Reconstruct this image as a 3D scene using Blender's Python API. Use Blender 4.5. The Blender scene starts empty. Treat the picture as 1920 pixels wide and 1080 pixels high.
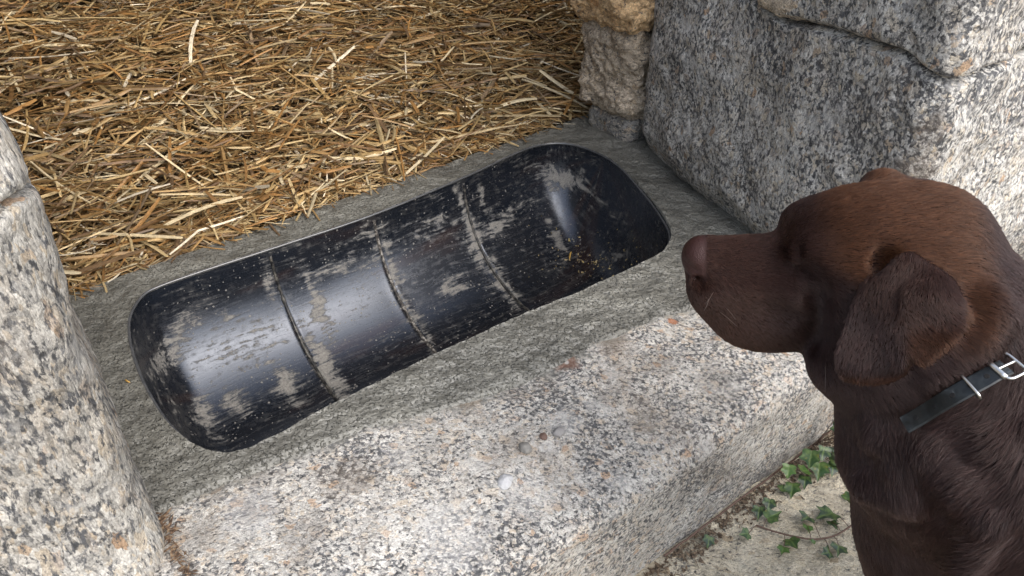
import bpy, bmesh, math, random
import numpy as np
from mathutils import Vector, Matrix

random.seed(7)
rng = np.random.default_rng(11)
scene = bpy.context.scene

# ------------------------------------------------------------------ camera
S = 0.85                 # camera height above the trough rim
ZR = 0.32                # trough rim above the ledge
CZ = S + ZR
FPX = 1400.0
PITCH = math.radians(36.4)
cam_d = bpy.data.cameras.new('camera')
cam_d.sensor_width = 36.0
cam_d.lens = FPX / 1920.0 * 36.0
cam_d.clip_start = 0.02
cam_d.clip_end = 500.0
cam = bpy.data.objects.new('camera', cam_d)
scene.collection.objects.link(cam)
cam.location = (0, 0, CZ)
cam.rotation_euler = (math.pi / 2 - PITCH, 0, 0)
scene.camera = cam

# ------------------------------------------------------------------ light
TH = math.radians(36.6)                     # heading of the trough axis
UV_U = np.array([math.cos(TH), math.sin(TH), 0.0])
UV_V = np.array([-math.sin(TH), math.cos(TH), 0.0])   # points into the barn
SUN_EL, SUN_AZ_DIR = math.radians(48), (-UV_V * 0.95 + UV_U * 0.12)
world = bpy.data.worlds.new('World')
scene.world = world
world.use_nodes = True
wn, wl = world.node_tree.nodes, world.node_tree.links
wn.clear()
wo = wn.new('ShaderNodeOutputWorld')
wb = wn.new('ShaderNodeBackground')
sky = wn.new('ShaderNodeTexSky')
sky.sky_type = 'NISHITA'
sky.sun_disc = False
sky.sun_elevation = SUN_EL
sky.sun_rotation = math.atan2(SUN_AZ_DIR[0], SUN_AZ_DIR[1])
sky.air_density = 1.0
sky.dust_density = 3.0
sky.ozone_density = 1.0
hs = wn.new('ShaderNodeHueSaturation')
hs.inputs['Saturation'].default_value = 0.62
wl.new(sky.outputs[0], hs.inputs['Color'])
wl.new(hs.outputs[0], wb.inputs[0])
wb.inputs[1].default_value = 0.15
wl.new(wb.outputs[0], wo.inputs[0])
sun_d = bpy.data.lights.new('sun', 'SUN')
sun_d.energy = 0.58
sun_d.angle = math.radians(60)
sun_d.color = (1.0, 0.98, 0.955)
sun = bpy.data.objects.new('sun', sun_d)
scene.collection.objects.link(sun)
_h = np.array(SUN_AZ_DIR[:2]) / np.linalg.norm(SUN_AZ_DIR[:2])
sdir = Vector((_h[0] * math.cos(SUN_EL), _h[1] * math.cos(SUN_EL), math.sin(SUN_EL)))
sun.rotation_euler = sdir.to_track_quat('Z', 'Y').to_euler()
sun.location = (1.0, -3.0, 6.0)
scene.view_settings.view_transform = 'Standard'
scene.view_settings.look = 'None'
scene.view_settings.gamma = 1.0
scene.view_settings.exposure = 1.38
scene.render.engine = 'CYCLES'
scene.cycles.max_bounces = 6
scene.cycles_curves.shape = 'THICK'
scene.cycles.use_denoising = False if False else True

# ------------------------------------------------------------------ helpers
RX = np.array([1.0, 0, 0])
FX = np.array([0, math.cos(PITCH), -math.sin(PITCH)])
UX = np.array([0, math.sin(PITCH), math.cos(PITCH)])
CAMP = np.array([0, 0, CZ])

def W(u, v, z):
    return u * UV_U + v * UV_V + np.array([0, 0, z])

def at(px, py, z):
    d = FX * FPX + RX * (px - 960) + UX * (540 - py)
    return CAMP + d * ((z - CZ) / d[2])

def atd(px, py, dep):
    """world point at forward distance dep"""
    return CAMP + (FX * FPX + RX * (px - 960) + UX * (540 - py)) * (dep / FPX)

def uvof(P):
    return float(P @ UV_U), float(P @ UV_V)

def to_px(P):
    q = P - CAMP
    d = q @ FX
    return 960 + FPX * (q @ RX) / d, 540 - FPX * (q @ UX) / d, d

_perm = rng.permutation(512).astype(np.int64)
_grad = rng.normal(size=(512, 3)).astype(np.float32)
_grad /= np.linalg.norm(_grad, axis=1)[:, None]

def perlin(P):
    P = np.asarray(P, dtype=np.float32)
    i = np.floor(P).astype(np.int64)
    f = P - i
    w = f * f * f * (f * (f * 6 - 15) + 10)
    out = np.zeros(len(P), np.float32)
    for dx in (0, 1):
        for dy in (0, 1):
            for dz in (0, 1):
                h = _perm[(_perm[(_perm[(i[:, 0] + dx) & 511] + i[:, 1] + dy) & 511] + i[:, 2] + dz) & 511]
                g = _grad[h]
                d = f - np.array([dx, dy, dz], np.float32)
                ww = (w[:, 0] if dx else 1 - w[:, 0]) * (w[:, 1] if dy else 1 - w[:, 1]) * (w[:, 2] if dz else 1 - w[:, 2])
                out += ww * (g * d).sum(1)
    return out * 1.5

def fbm(P, octaves=4, rough=0.5, ridged=False):
    a, s, t = 1.0, 0.0, 0.0
    P = np.asarray(P, dtype=np.float32)
    for k in range(octaves):
        n = perlin(P * (2.03 ** k) + 17.3 * k)
        if ridged:
            n = 1 - 2 * np.abs(n)
        s = s + a * n
        t += a
        a *= rough
    return s / t

def sstep(a, b, x):
    t = np.clip((x - a) / (b - a), 0, 1)
    return t * t * (3 - 2 * t)

def link(name, me, mat=None, parent=None):
    o = bpy.data.objects.new(name, me)
    scene.collection.objects.link(o)
    if mat is not None:
        me.materials.append(mat)
    if parent is not None:
        o.parent = parent
    return o

def tag(o, label=None, cat=None, group=None, kind=None):
    if label: o['label'] = label
    if cat: o['category'] = cat
    if group: o['group'] = group
    if kind: o['kind'] = kind
    return o

def mesh_np(name, V, F, smooth=True):
    """V (n,3); F (m,k) array of constant-size faces"""
    me = bpy.data.meshes.new(name)
    V = np.ascontiguousarray(V, dtype=np.float32)
    F = np.ascontiguousarray(F, dtype=np.int32)
    m, k = F.shape
    me.vertices.add(len(V)); me.vertices.foreach_set('co', V.ravel())
    me.loops.add(m * k); me.loops.foreach_set('vertex_index', F.ravel())
    me.polygons.add(m)
    me.polygons.foreach_set('loop_start', np.arange(0, m * k, k, dtype=np.int32))
    me.polygons.foreach_set('use_smooth', np.full(m, smooth))
    me.update(calc_edges=True)
    me.validate()
    return me

def attr_f(me, name, vals, domain='POINT'):
    a = me.attributes.new(name, 'FLOAT', domain)
    a.data.foreach_set('value', np.ascontiguousarray(vals, dtype=np.float32))

def attr_c(me, name, vals):
    a = me.attributes.new(name, 'FLOAT_COLOR', 'POINT')
    v = np.ones((len(vals), 4), np.float32); v[:, :3] = vals
    a.data.foreach_set('color', v.ravel())

def grid_faces(nu, nv, wrap_u=False, off=0):
    """vertices indexed i*nv+j"""
    ii = np.arange(nu if wrap_u else nu - 1); jj = np.arange(nv - 1)
    I, J = np.meshgrid(ii, jj, indexing='ij')
    I2 = (I + 1) % nu
    return (np.stack([I * nv + J, I2 * nv + J, I2 * nv + J + 1, I * nv + J + 1], -1).reshape(-1, 4) + off)

# ------------------------------------------------------------------ node helpers
class NT:
    def __init__(self, name):
        self.m = bpy.data.materials.new(name)
        self.m.use_nodes = True
        self.t = self.m.node_tree
        self.n, self.l = self.t.nodes, self.t.links
        self.n.clear()
        self.out = self.n.new('ShaderNodeOutputMaterial')
        self.b = self.n.new('ShaderNodeBsdfPrincipled')
        self.l.new(self.b.outputs[0], self.out.inputs[0])
        self.tc = self.n.new('ShaderNodeTexCoord')
    def lk(self, a, b): self.l.new(a, b)
    def put(self, sock, val):
        if hasattr(val, 'is_output'):
            self.l.new(val, sock)
        else:
            sock.default_value = val
    def mapping(self, src, scale=(1, 1, 1), rot=(0, 0, 0), loc=(0, 0, 0)):
        k = self.n.new('ShaderNodeMapping')
        self.put(k.inputs[0], src)
        k.inputs['Scale'].default_value = scale; k.inputs['Rotation'].default_value = rot; k.inputs['Location'].default_value = loc
        return k.outputs[0]
    def noise(self, vec, scale, detail=3, rough=0.5, dist=0.0):
        k = self.n.new('ShaderNodeTexNoise')
        self.put(k.inputs['Vector'], vec)
        k.inputs['Scale'].default_value = scale; k.inputs['Detail'].default_value = detail
        k.inputs['Roughness'].default_value = rough; k.inputs['Distortion'].default_value = dist
        return k
    def vor(self, vec, scale, feature='F1', rnd=1.0):
        k = self.n.new('ShaderNodeTexVoronoi')
        k.feature = feature
        self.put(k.inputs['Vector'], vec)
        k.inputs['Scale'].default_value = scale
        k.inputs['Randomness'].default_value = rnd
        return k
    def ramp(self, fac, stops, interp='LINEAR'):
        k = self.n.new('ShaderNodeValToRGB')
        k.color_ramp.interpolation = interp
        e = k.color_ramp.elements
        while len(e) < len(stops): e.new(0.5)
        for el, (p, c) in zip(e, stops):
            el.position = p
            el.color = (c, c, c, 1) if isinstance(c, (int, float)) else (*c, 1)
        self.put(k.inputs[0], fac)
        return k.outputs[0]
    def mix(self, fac, a, b, blend='MIX'):
        k = self.n.new('ShaderNodeMix'); k.data_type = 'RGBA'; k.blend_type = blend
        self.put(k.inputs[0], fac)
        for s, v in ((k.inputs[6], a), (k.inputs[7], b)):
            if isinstance(v, tuple): s.default_value = (*v, 1)
            else: self.put(s, v)
        return k.outputs[2]
    def math(self, op, a, b=0.0, c=None, clamp=False):
        k = self.n.new('ShaderNodeMath'); k.operation = op; k.use_clamp = clamp
        self.put(k.inputs[0], a); self.put(k.inputs[1], b)
        if c is not None: self.put(k.inputs[2], c)
        return k.outputs[0]
    def vadd(self, a, b, s=1.0):
        k = self.n.new('ShaderNodeVectorMath'); k.operation = 'MULTIPLY_ADD'
        self.put(k.inputs[0], b); k.inputs[1].default_value = (s, s, s); self.put(k.inputs[2], a)
        return k.outputs[0]
    def attr(self, name):
        k = self.n.new('ShaderNodeAttribute'); k.attribute_name = name
        return k
    def bump(self, h, strength=0.5, dist=0.005, normal=None):
        k = self.n.new('ShaderNodeBump')
        k.inputs['Strength'].default_value = strength; k.inputs['Distance'].default_value = dist
        self.put(k.inputs['Height'], h)
        if normal is not None: self.put(k.inputs['Normal'], normal)
        return k.outputs[0]
    def dist_to(self, vec, p, sc=(1, 1, 1)):
        k = self.n.new('ShaderNodeVectorMath'); k.operation = 'SUBTRACT'
        self.put(k.inputs[0], vec); k.inputs[1].default_value = tuple(p)
        k2 = self.n.new('ShaderNodeVectorMath'); k2.operation = 'LENGTH'
        self.l.new(k.outputs[0], k2.inputs[0])
        return k2.outputs['Value']
    def set(self, **kw):
        for a, v in kw.items():
            s = self.b.inputs[a.replace('_', ' ')]
            if isinstance(v, tuple) and len(v) == 3: v = (*v, 1)
            self.put(s, v)
        return self

def granite(name, dark=0.5, grain=95.0, light=(0.62, 0.61, 0.58), cream=(0.60, 0.52, 0.40), tan=(0.45, 0.29, 0.17),
            black=(0.048, 0.049, 0.052), rot=(0, 0, TH), stretch=(0.6, 1, 1), patch=(0.30, 0.24, 0.17), patch_amt=0.35,
            bump=0.6, spots=(), lich=0.4, film=False):
    t = NT(name)
    oc = t.tc.outputs['Object']
    def centred(nz):
        k = t.n.new('ShaderNodeVectorMath'); k.operation = 'SUBTRACT'
        t.lk(nz.outputs['Color'], k.inputs[0]); k.inputs[1].default_value = (.5, .5, .5)
        return k.outputs[0]
    base = t.vadd(oc, centred(t.noise(oc, 12, 2)), 0.012)
    vec = t.mapping(base, scale=stretch, rot=tuple(-r for r in rot))
    vec2 = t.vadd(t.vadd(vec, centred(t.noise(vec, grain * 0.45, 2, 0.5)), 1.2 / grain), centred(t.noise(vec, grain * 1.6, 2, 0.5)), 0.45 / grain)
    big = t.vor(vec2, grain * 0.75)
    v1 = t.vor(vec2, grain * 2.1)
    s1 = t.n.new('ShaderNodeSeparateColor'); t.lk(v1.outputs['Color'], s1.inputs[0])
    s2 = t.n.new('ShaderNodeSeparateColor'); t.lk(big.outputs['Color'], s2.inputs[0])
    gy = tuple(c * 0.50 for c in light); l2 = tuple(c * 0.75 for c in light); l3 = tuple(min(1, c * 1.25) for c in light)
    cry = t.ramp(s1.outputs[0], [(0.0, gy), (0.22, l2), (0.5, light), (0.72, l3), (0.86, cream), (1.0, l2)])
    bigc = t.ramp(s2.outputs[0], [(0.0, l2), (0.45, l3), (0.68, cream), (0.86, light), (0.93, tan), (1.0, cream)])
    col = t.mix(t.ramp(s2.outputs[1], [(0.55, 0.15), (0.75, 0.85)]), cry, bigc)
    # dark mica in the joints between crystals and in small clots
    n1 = t.noise(vec, grain * 1.15, 6, 0.72)
    n2 = t.noise(base, 8, 4, 0.6)
    e = t.vor(vec2, grain * 1.0, 'DISTANCE_TO_EDGE')
    edge = t.math('MULTIPLY_ADD', t.math('MINIMUM', e.outputs[0], 0.25), -0.40, 0.05)
    s = t.math('ADD', n1.outputs[0], t.math('MULTIPLY', t.math('SUBTRACT', n2.outputs[0], 0.5), 0.36))
    s = t.math('ADD', s, edge)
    th = 0.600 - 0.17 * dark
    dm = t.ramp(s, [(th - 0.05, 0.0), (th, 0.6), (th + 0.05, 1.0)])
    dm = t.math('MULTIPLY', dm, t.ramp(s1.outputs[2], [(.1, .35), (.35, 1.0)]))
    col = t.mix(dm, col, t.mix(s1.outputs[1], black, tuple(c * 2.6 for c in black)))
    n3 = t.noise(vec, grain * 4.2, 3, 0.7)
    col = t.mix(1.0, col, t.ramp(n3.outputs[0], [(0.25, 0.45), (0.75, 1.4)]), 'MULTIPLY')
    n6 = t.noise(oc, 3.2, 5, 0.6)
    col = t.mix(1.0, col, t.ramp(n6.outputs[0], [(0.3, (0.62, 0.60, 0.57)), (0.7, (1.18, 1.18, 1.17))]), 'MULTIPLY')
    n4 = t.noise(oc, 6.5, 6, 0.66)
    pm = t.math('MULTIPLY', t.ramp(n4.outputs[0], [(0.50, 0.0), (0.68, 1.0)]), patch_amt)
    col = t.mix(pm, col, t.mix(0.5, patch, t.mix(1.0, col, patch, 'MULTIPLY')))
    n5 = t.noise(oc, 11.7, 6, 0.7)
    lm = t.math('MULTIPLY', t.ramp(n5.outputs[0], [(0.57, 0.0), (0.64, 1.0)]), lich)
    col = t.mix(lm, col, tuple(c * 0.95 for c in light))
    if film:
        fa_ = t.attr('film').outputs['Fac']
        fnz = t.noise(t.mapping(oc, rot=(0, 0, -TH), scale=(.5, 1, 1)), 40, 6, .7)
        fm = t.ramp(t.math('ADD', fnz.outputs[0], t.math('MULTIPLY', fa_, .55)), [(.74, 0.0), (1.0, .92)])
        col = t.mix(fm, col, t.mix(n3.outputs[0], (.10, .097, .083), (.22, .213, .185)))
    for (p, r, c, amt) in spots:
        dd = t.dist_to(base, p)
        nn = t.noise(oc, 60, 3, 0.6)
        dd = t.math('ADD', dd, t.math('MULTIPLY', t.math('SUBTRACT', nn.outputs[0], 0.5), r * 1.6))
        m = t.ramp(t.math('DIVIDE', dd, r), [(0.55, amt), (1.1, 0.0)])
        col = t.mix(m, col, c)
    h = t.math('ADD', t.math('MULTIPLY', v1.outputs['Distance'], -0.35), t.math('MULTIPLY', n1.outputs[0], -1.0))
    h = t.math('ADD', h, t.math('MULTIPLY', n3.outputs[0], 0.30))
    nb = t.noise(oc, 34, 6, 0.65)
    h = t.math('ADD', h, t.math('MULTIPLY', nb.outputs[0], 1.6))
    t.set(Base_Color=col, Roughness=0.78, Normal=t.bump(h, bump, 0.007))
    t.b.inputs['Specular IOR Level'].default_value = 0.4
    return t.m

# ------------------------------------------------------------------ rock builder
def rock(name, c, half, yaw=TH, rnd=0.05, amp=0.012, freq=6.0, res=0.007, seed=0.0, warp=None, mat=None, fine=0.35, strata=0.0, rz=None, bottom=None, ceiling=None):
    """rounded box around c (u,v,z centre); local x=u, y=v"""
    h = np.array(half, float)
    n = np.maximum(3, np.minimum(330, np.round(2 * h / res).astype(int)))
    Vs, Fs, off = [], [], 0
    for ax in range(3):
        a1, a2 = (ax + 1) % 3, (ax + 2) % 3
        g1 = np.linspace(-1, 1, n[a1] + 1); g2 = np.linspace(-1, 1, n[a2] + 1)
        G1, G2 = np.meshgrid(g1, g2, indexing='ij')
        for sgn in (-1, 1):
            P = np.zeros(G1.shape + (3,))
            P[..., ax] = sgn; P[..., a1] = G1; P[..., a2] = G2
            Vs.append(P.reshape(-1, 3))
            f = grid_faces(n[a1] + 1, n[a2] + 1, off=off)
            Fs.append(f if sgn > 0 else f[:, ::-1])
            off += len(Vs[-1])
    V = np.concatenate(Vs); F = np.concatenate(Fs)
    _, idx, inv = np.unique(np.round(V * 1e5).astype(np.int64), axis=0, return_index=True, return_inverse=True)
    V = V[idx]; F = inv.ravel()[F]
    P = V * h
    r = np.minimum(np.array([rnd, rnd, rnd if rz is None else rz]), h * 0.95)
    core = np.clip(P, -(h - r), h - r)
    d = (P - core) / r
    N = d / np.maximum(np.linalg.norm(d, axis=1)[:, None], 1e-9)
    P = core + N * r
    Q = P + np.array([c[0], c[1], c[2]]) + np.array([seed * 13.1, seed * 7.7, seed * 3.3])
    st = np.array([1, 1, 1.0 + strata])
    disp = amp * fbm(Q * freq * st, 4, 0.5) + amp * fine * fbm(Q * freq * 6 * st, 3, 0.55) + amp * 0.5 * fbm(Q * freq * 2.1 + 40, 3, 0.5, ridged=True)
    P = P + N * disp[:, None]
    if warp is not None:
        P = warp(P, h, N)
    for lim, sg in ((bottom, -1), (ceiling, 1)):
        if lim is not None:      # wavy bedding joint
            wgt_ = np.clip(sg * P[:, 2] / h[2], 0, 1) ** 2
            P[:, 2] += wgt_ * (lim(P[:, 0] + c[0], P[:, 1] + c[1]) - (c[2] + sg * h[2]))
    ca, sa = math.cos(yaw), math.sin(yaw)
    X = P[:, 0] * ca - P[:, 1] * sa; Y = P[:, 0] * sa + P[:, 1] * ca
    o0 = W(*c)
    me = mesh_np(name, np.stack([X, Y, P[:, 2] + h[2]], 1), F)
    o = link(name, me, mat)
    o.location = (o0[0], o0[1], o0[2] - h[2])
    return o

# ------------------------------------------------------------------ ground and barn shell (setting)
t = NT('soil')
oc = t.tc.outputs['Object']
n1 = t.noise(oc, 30, 6, 0.65); n2 = t.noise(oc, 3, 4)
t.set(Base_Color=t.mix(n2.outputs[0], t.ramp(n1.outputs[0], [(0.3, (0.06, 0.045, 0.03)), (0.7, (0.22, 0.18, 0.12))]), (0.12, 0.10, 0.07)),
      Roughness=0.95, Normal=t.bump(n1.outputs[0], 0.8, 0.02))
M_SOIL = t.m
g = np.concatenate([np.linspace(-60, -2, 30), np.linspace(-1.9, 2.5, 180), np.linspace(2.6, 60, 30)])
GX, GY = np.meshgrid(g, g, indexing='ij')
P = np.stack([GX.ravel(), GY.ravel(), np.zeros(GX.size)], 1)
P[:, 2] = 0.012 * fbm(P * 5, 4) + 0.004 * fbm(P * 40, 2) - 0.012
ground = tag(link('ground', mesh_np('ground', P, grid_faces(len(g), len(g))), M_SOIL), kind='structure')

t = NT('barn_stone')
oc = t.tc.outputs['Object']
n1 = t.noise(oc, 4, 6, 0.65)
t.set(Base_Color=t.ramp(n1.outputs[0], [(0.3, (0.10, 0.085, 0.07)), (0.7, (0.28, 0.25, 0.21))]), Roughness=0.95)
M_BARN = t.m
def slab_bm(bm, u0, u1, v0, v1, z0, z1):
    vs = [bm.verts.new(W(u, v, z)) for z in (z0, z1) for (u, v) in ((u0, v0), (u1, v0), (u1, v1), (u0, v1))]
    for f in ((3, 2, 1, 0), (4, 5, 6, 7), (0, 1, 5, 4), (1, 2, 6, 5), (2, 3, 7, 6), (3, 0, 4, 7)):
        bm.faces.new([vs[i] for i in f])
ROOF_Z, ROOF_V = 2.6, 1.48
bm = bmesh.new()
slab_bm(bm, -3.2, 4.2, ROOF_V, 5.2, ROOF_Z, ROOF_Z + .15)            # roof over the straw
slab_bm(bm, -3.2, 4.2, 5.0, 5.2, -.05, ROOF_Z - .003)                # back wall
slab_bm(bm, -3.2, -3.0, 1.50, 4.997, -.05, ROOF_Z - .003)
slab_bm(bm, 4.0, 4.2, 1.50, 4.997, -.05, ROOF_Z - .003)
slab_bm(bm, -2.997, -.64, 1.38, 1.7, -.05, ROOF_Z - .003)            # front wall beside the doorway
slab_bm(bm, 1.75, 3.997, 1.38, 1.7, -.05, ROOF_Z - .003)
me = bpy.data.meshes.new('barn'); bm.to_mesh(me); bm.free()
tag(link('barn_shell', me, M_BARN), kind='structure')
bm = bmesh.new(); slab_bm(bm, -2.99, 3.99, 1.43, 4.99, .02, .20)
me = bpy.data.meshes.new('floor'); bm.to_mesh(me); bm.free()
t = NT('litter'); n1 = t.noise(t.tc.outputs['Object'], 40, 4)
t.set(Base_Color=t.ramp(n1.outputs[0], [(0.3, (0.02, 0.012, 0.006)), (0.7, (0.10, 0.06, 0.025))]), Roughness=1.0)
M_LITTER = t.m
tag(link('barn_floor', me, M_LITTER), kind='structure')

# ------------------------------------------------------------------ feeding trough
OUT_PX = [(265, 560), (300, 540), (400, 505), (520, 466), (700, 405), (870, 335), (960, 293), (1010, 275), (1060, 272), (1110, 285), (1160, 313),
          (1210, 362), (1245, 410), (1258, 440), (1250, 465), (1225, 487), (1100, 545), (990, 590), (830, 663), (640, 755), (520, 820), (470, 845),
          (430, 853), (390, 848), (350, 828), (310, 790), (275, 735), (255, 690), (242, 640), (243, 598)]
ctrl = np.array([uvof(at(x, y, ZR)) for x, y in OUT_PX])
def closed_spline(C, n):
    m = len(C); out = []
    per = n // m + 1
    for i in range(m):
        p0, p1, p2, p3 = C[i - 1], C[i], C[(i + 1) % m], C[(i + 2) % m]
        tt = np.linspace(0, 1, per, endpoint=False)[:, None]
        out.append(0.5 * ((2 * p1) + (-p0 + p2) * tt + (2 * p0 - 5 * p1 + 4 * p2 - p3) * tt ** 2 + (-p0 + 3 * p1 - 3 * p2 + p3) * tt ** 3))
    O = np.concatenate(out)
    L = np.concatenate([[0], np.cumsum(np.linalg.norm(np.roll(O, -1, 0) - O, axis=1))])
    s = np.linspace(0, L[-1], n, endpoint=False)
    O2 = np.vstack([O, O[:1]])
    return np.stack([np.interp(s, L, O2[:, k]) for k in (0, 1)], 1)
OUTL = closed_spline(ctrl, 1100)
for _ in range(6):
    OUTL = (np.roll(OUTL, 1, 0) + 2 * OUTL + np.roll(OUTL, -1, 0)) / 4
# basin: for each u a half-round section between the near and far outline
uL, uR = OUTL[:, 0].min(), OUTL[:, 0].max()
iL, iR = OUTL[:, 0].argmin(), OUTL[:, 0].argmax()
def arc(i, j):
    return OUTL[np.arange(i, j if j > i else j + len(OUTL)) % len(OUTL)]
A1, A2 = arc(iL, iR), arc(iR, iL)
A_far, A_near = (A1, A2[::-1]) if A1[:, 1].mean() > A2[:, 1].mean() else (A2[::-1], A1)
NU, NP = 520, 130
uu = uL + (uR - uL) * (0.5 - 0.5 * np.cos(np.linspace(0.0, 1.0, NU) * math.pi))
uu = 0.6 * uu + 0.4 * np.linspace(uL, uR, NU)
vf = np.interp(uu, np.maximum.accumulate(A_far[:, 0]), A_far[:, 1]); vn = np.interp(uu, np.maximum.accumulate(A_near[:, 0]), A_near[:, 1])
GROOVE_U = [uvof(at(510, 478, ZR))[0], uvof(at(700, 405, ZR))[0], uvof(at(870, 337, ZR))[0]]
ph = np.linspace(0, math.pi, NP)
half_w = (vf - vn) / 2
R0 = 0.245
# dome ends: depth follows the width, steeper near the ends
dl = np.clip((uu - uL) / 0.10, 0, 1); dr = np.clip((uR - uu) / 0.13, 0, 1)
endf = np.sqrt(np.clip(1 - (1 - dl) ** 2, 0, 1)) * np.sqrt(np.clip(1 - (1 - dr) ** 2, 0, 1))
depth = 0.235 * endf
gro = sum(np.exp(-((uu - gu) / 0.0045) ** 2) for gu in GROOVE_U)
lipb = sum(np.exp(-((uu - gu) / 0.014) ** 2) for gu in GROOVE_U)
sec_v = (vf + vn)[:, None] / 2 + half_w[:, None] * np.cos(ph)[None, :]
sec_z = -(depth + 0.006 * gro - 0.0025 * lipb)[:, None] * np.sin(ph)[None, :] ** 0.96
lean = np.zeros_like(sec_z)
U2 = np.repeat(uu[:, None], NP, 1)
BV = U2[..., None] * UV_U + sec_v[..., None] * UV_V
BV[..., 2] = ZR + sec_z + 0.0
BV = BV.reshape(-1, 3)
px, py, _d = to_px(BV)
SMEAR = [  # px, py, half length, half width, angle (deg, image), density
    (320, 650, 90, 26, 116, .85), (355, 590, 55, 18, 138, .50), (385, 785, 60, 22, 60, .85), (440, 757, 32, 24, 20, .85),
    (310, 740, 60, 14, 60, .45), (535, 720, 42, 24, 52, 1.05), (428, 592, 12, 8, 20, .9), (460, 640, 110, 50, -20, .34),
    (505, 520, 40, 13, 80, .70), (615, 695, 92, 17, 62, 1.15), (592, 560, 90, 11, 72, .95), (640, 500, 80, 18, -18, .62), (700, 440, 60, 12, -25, .45),
    (695, 455, 60, 9, 80, .6), (735, 500, 80, 12, 72, .85), (775, 590, 85, 12, 60, .75), (850, 540, 28, 13, -25, 1.0), (800, 440, 70, 11, -22, .55),
    (866, 370, 40, 10, 80, .95), (893, 450, 80, 13, 72, 1.05), (945, 530, 80, 13, 60, .95), (925, 425, 55, 17, -25, .80), (905, 375, 40, 8, 80, .8),
    (960, 395, 50, 9, -25, .70), (820, 410, 70, 8, -22, .5), (1055, 335, 55, 18, 20, 1.10), (1025, 345, 24, 14, 30, .8), (1048, 455, 36, 14, 70, .9), (1020, 400, 40, 9, 60, .45), (1140, 385, 90, 18, 45, .40),
    (1190, 440, 60, 20, 40, .32), (1155, 480, 36, 16, -20, .55), (965, 300, 35, 6, -20, .4), (1020, 285, 35, 6, -5, .4),
]
px = px + 26 * fbm(BV * 22, 4, .6); py = py + 20 * fbm(BV * 22 + 9, 4, .6)
den = np.zeros(len(BV))
for (cx, cy, a, b, an, dn) in SMEAR:
    c_, s_ = math.cos(math.radians(an)), math.sin(math.radians(an))
    dx, dy = px - cx, py - cy
    e1, e2 = (dx * c_ + dy * s_) / a, (-dx * s_ + dy * c_) / b
    den = np.maximum(den, dn * np.exp(-(e1 ** 2 + e2 ** 2) * 1.1))
den += 0.10
trough = bpy.data.objects.new('feeding_trough', None); scene.collection.objects.link(trough)
T0 = W(0.62, 1.085, ZR - .24)
trough.location = T0
tag(trough, 'black plastic half-barrel feeding trough smeared with dried mortar, set in the wet surround', 'feeding trough')
F = grid_faces(NU, NP)
me = mesh_np('basin', BV - T0, F[:, ::-1])
attr_f(me, 'smear', den)
attr_f(me, 'endw', np.repeat(1 - sstep(.02, .10, np.minimum(uu - uL, uR - uu)), NP))
arcl = np.repeat((ph * R0)[None, :], NU, 0).ravel()
uvl = me.uv_layers.new(name='UVMap')
li = np.zeros(len(me.loops), np.int32); me.loops.foreach_get('vertex_index', li)
uvc = np.stack([U2.ravel(), arcl], 1)[li]
uvl.data.foreach_set('uv', uvc.astype(np.float32).ravel())

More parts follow.
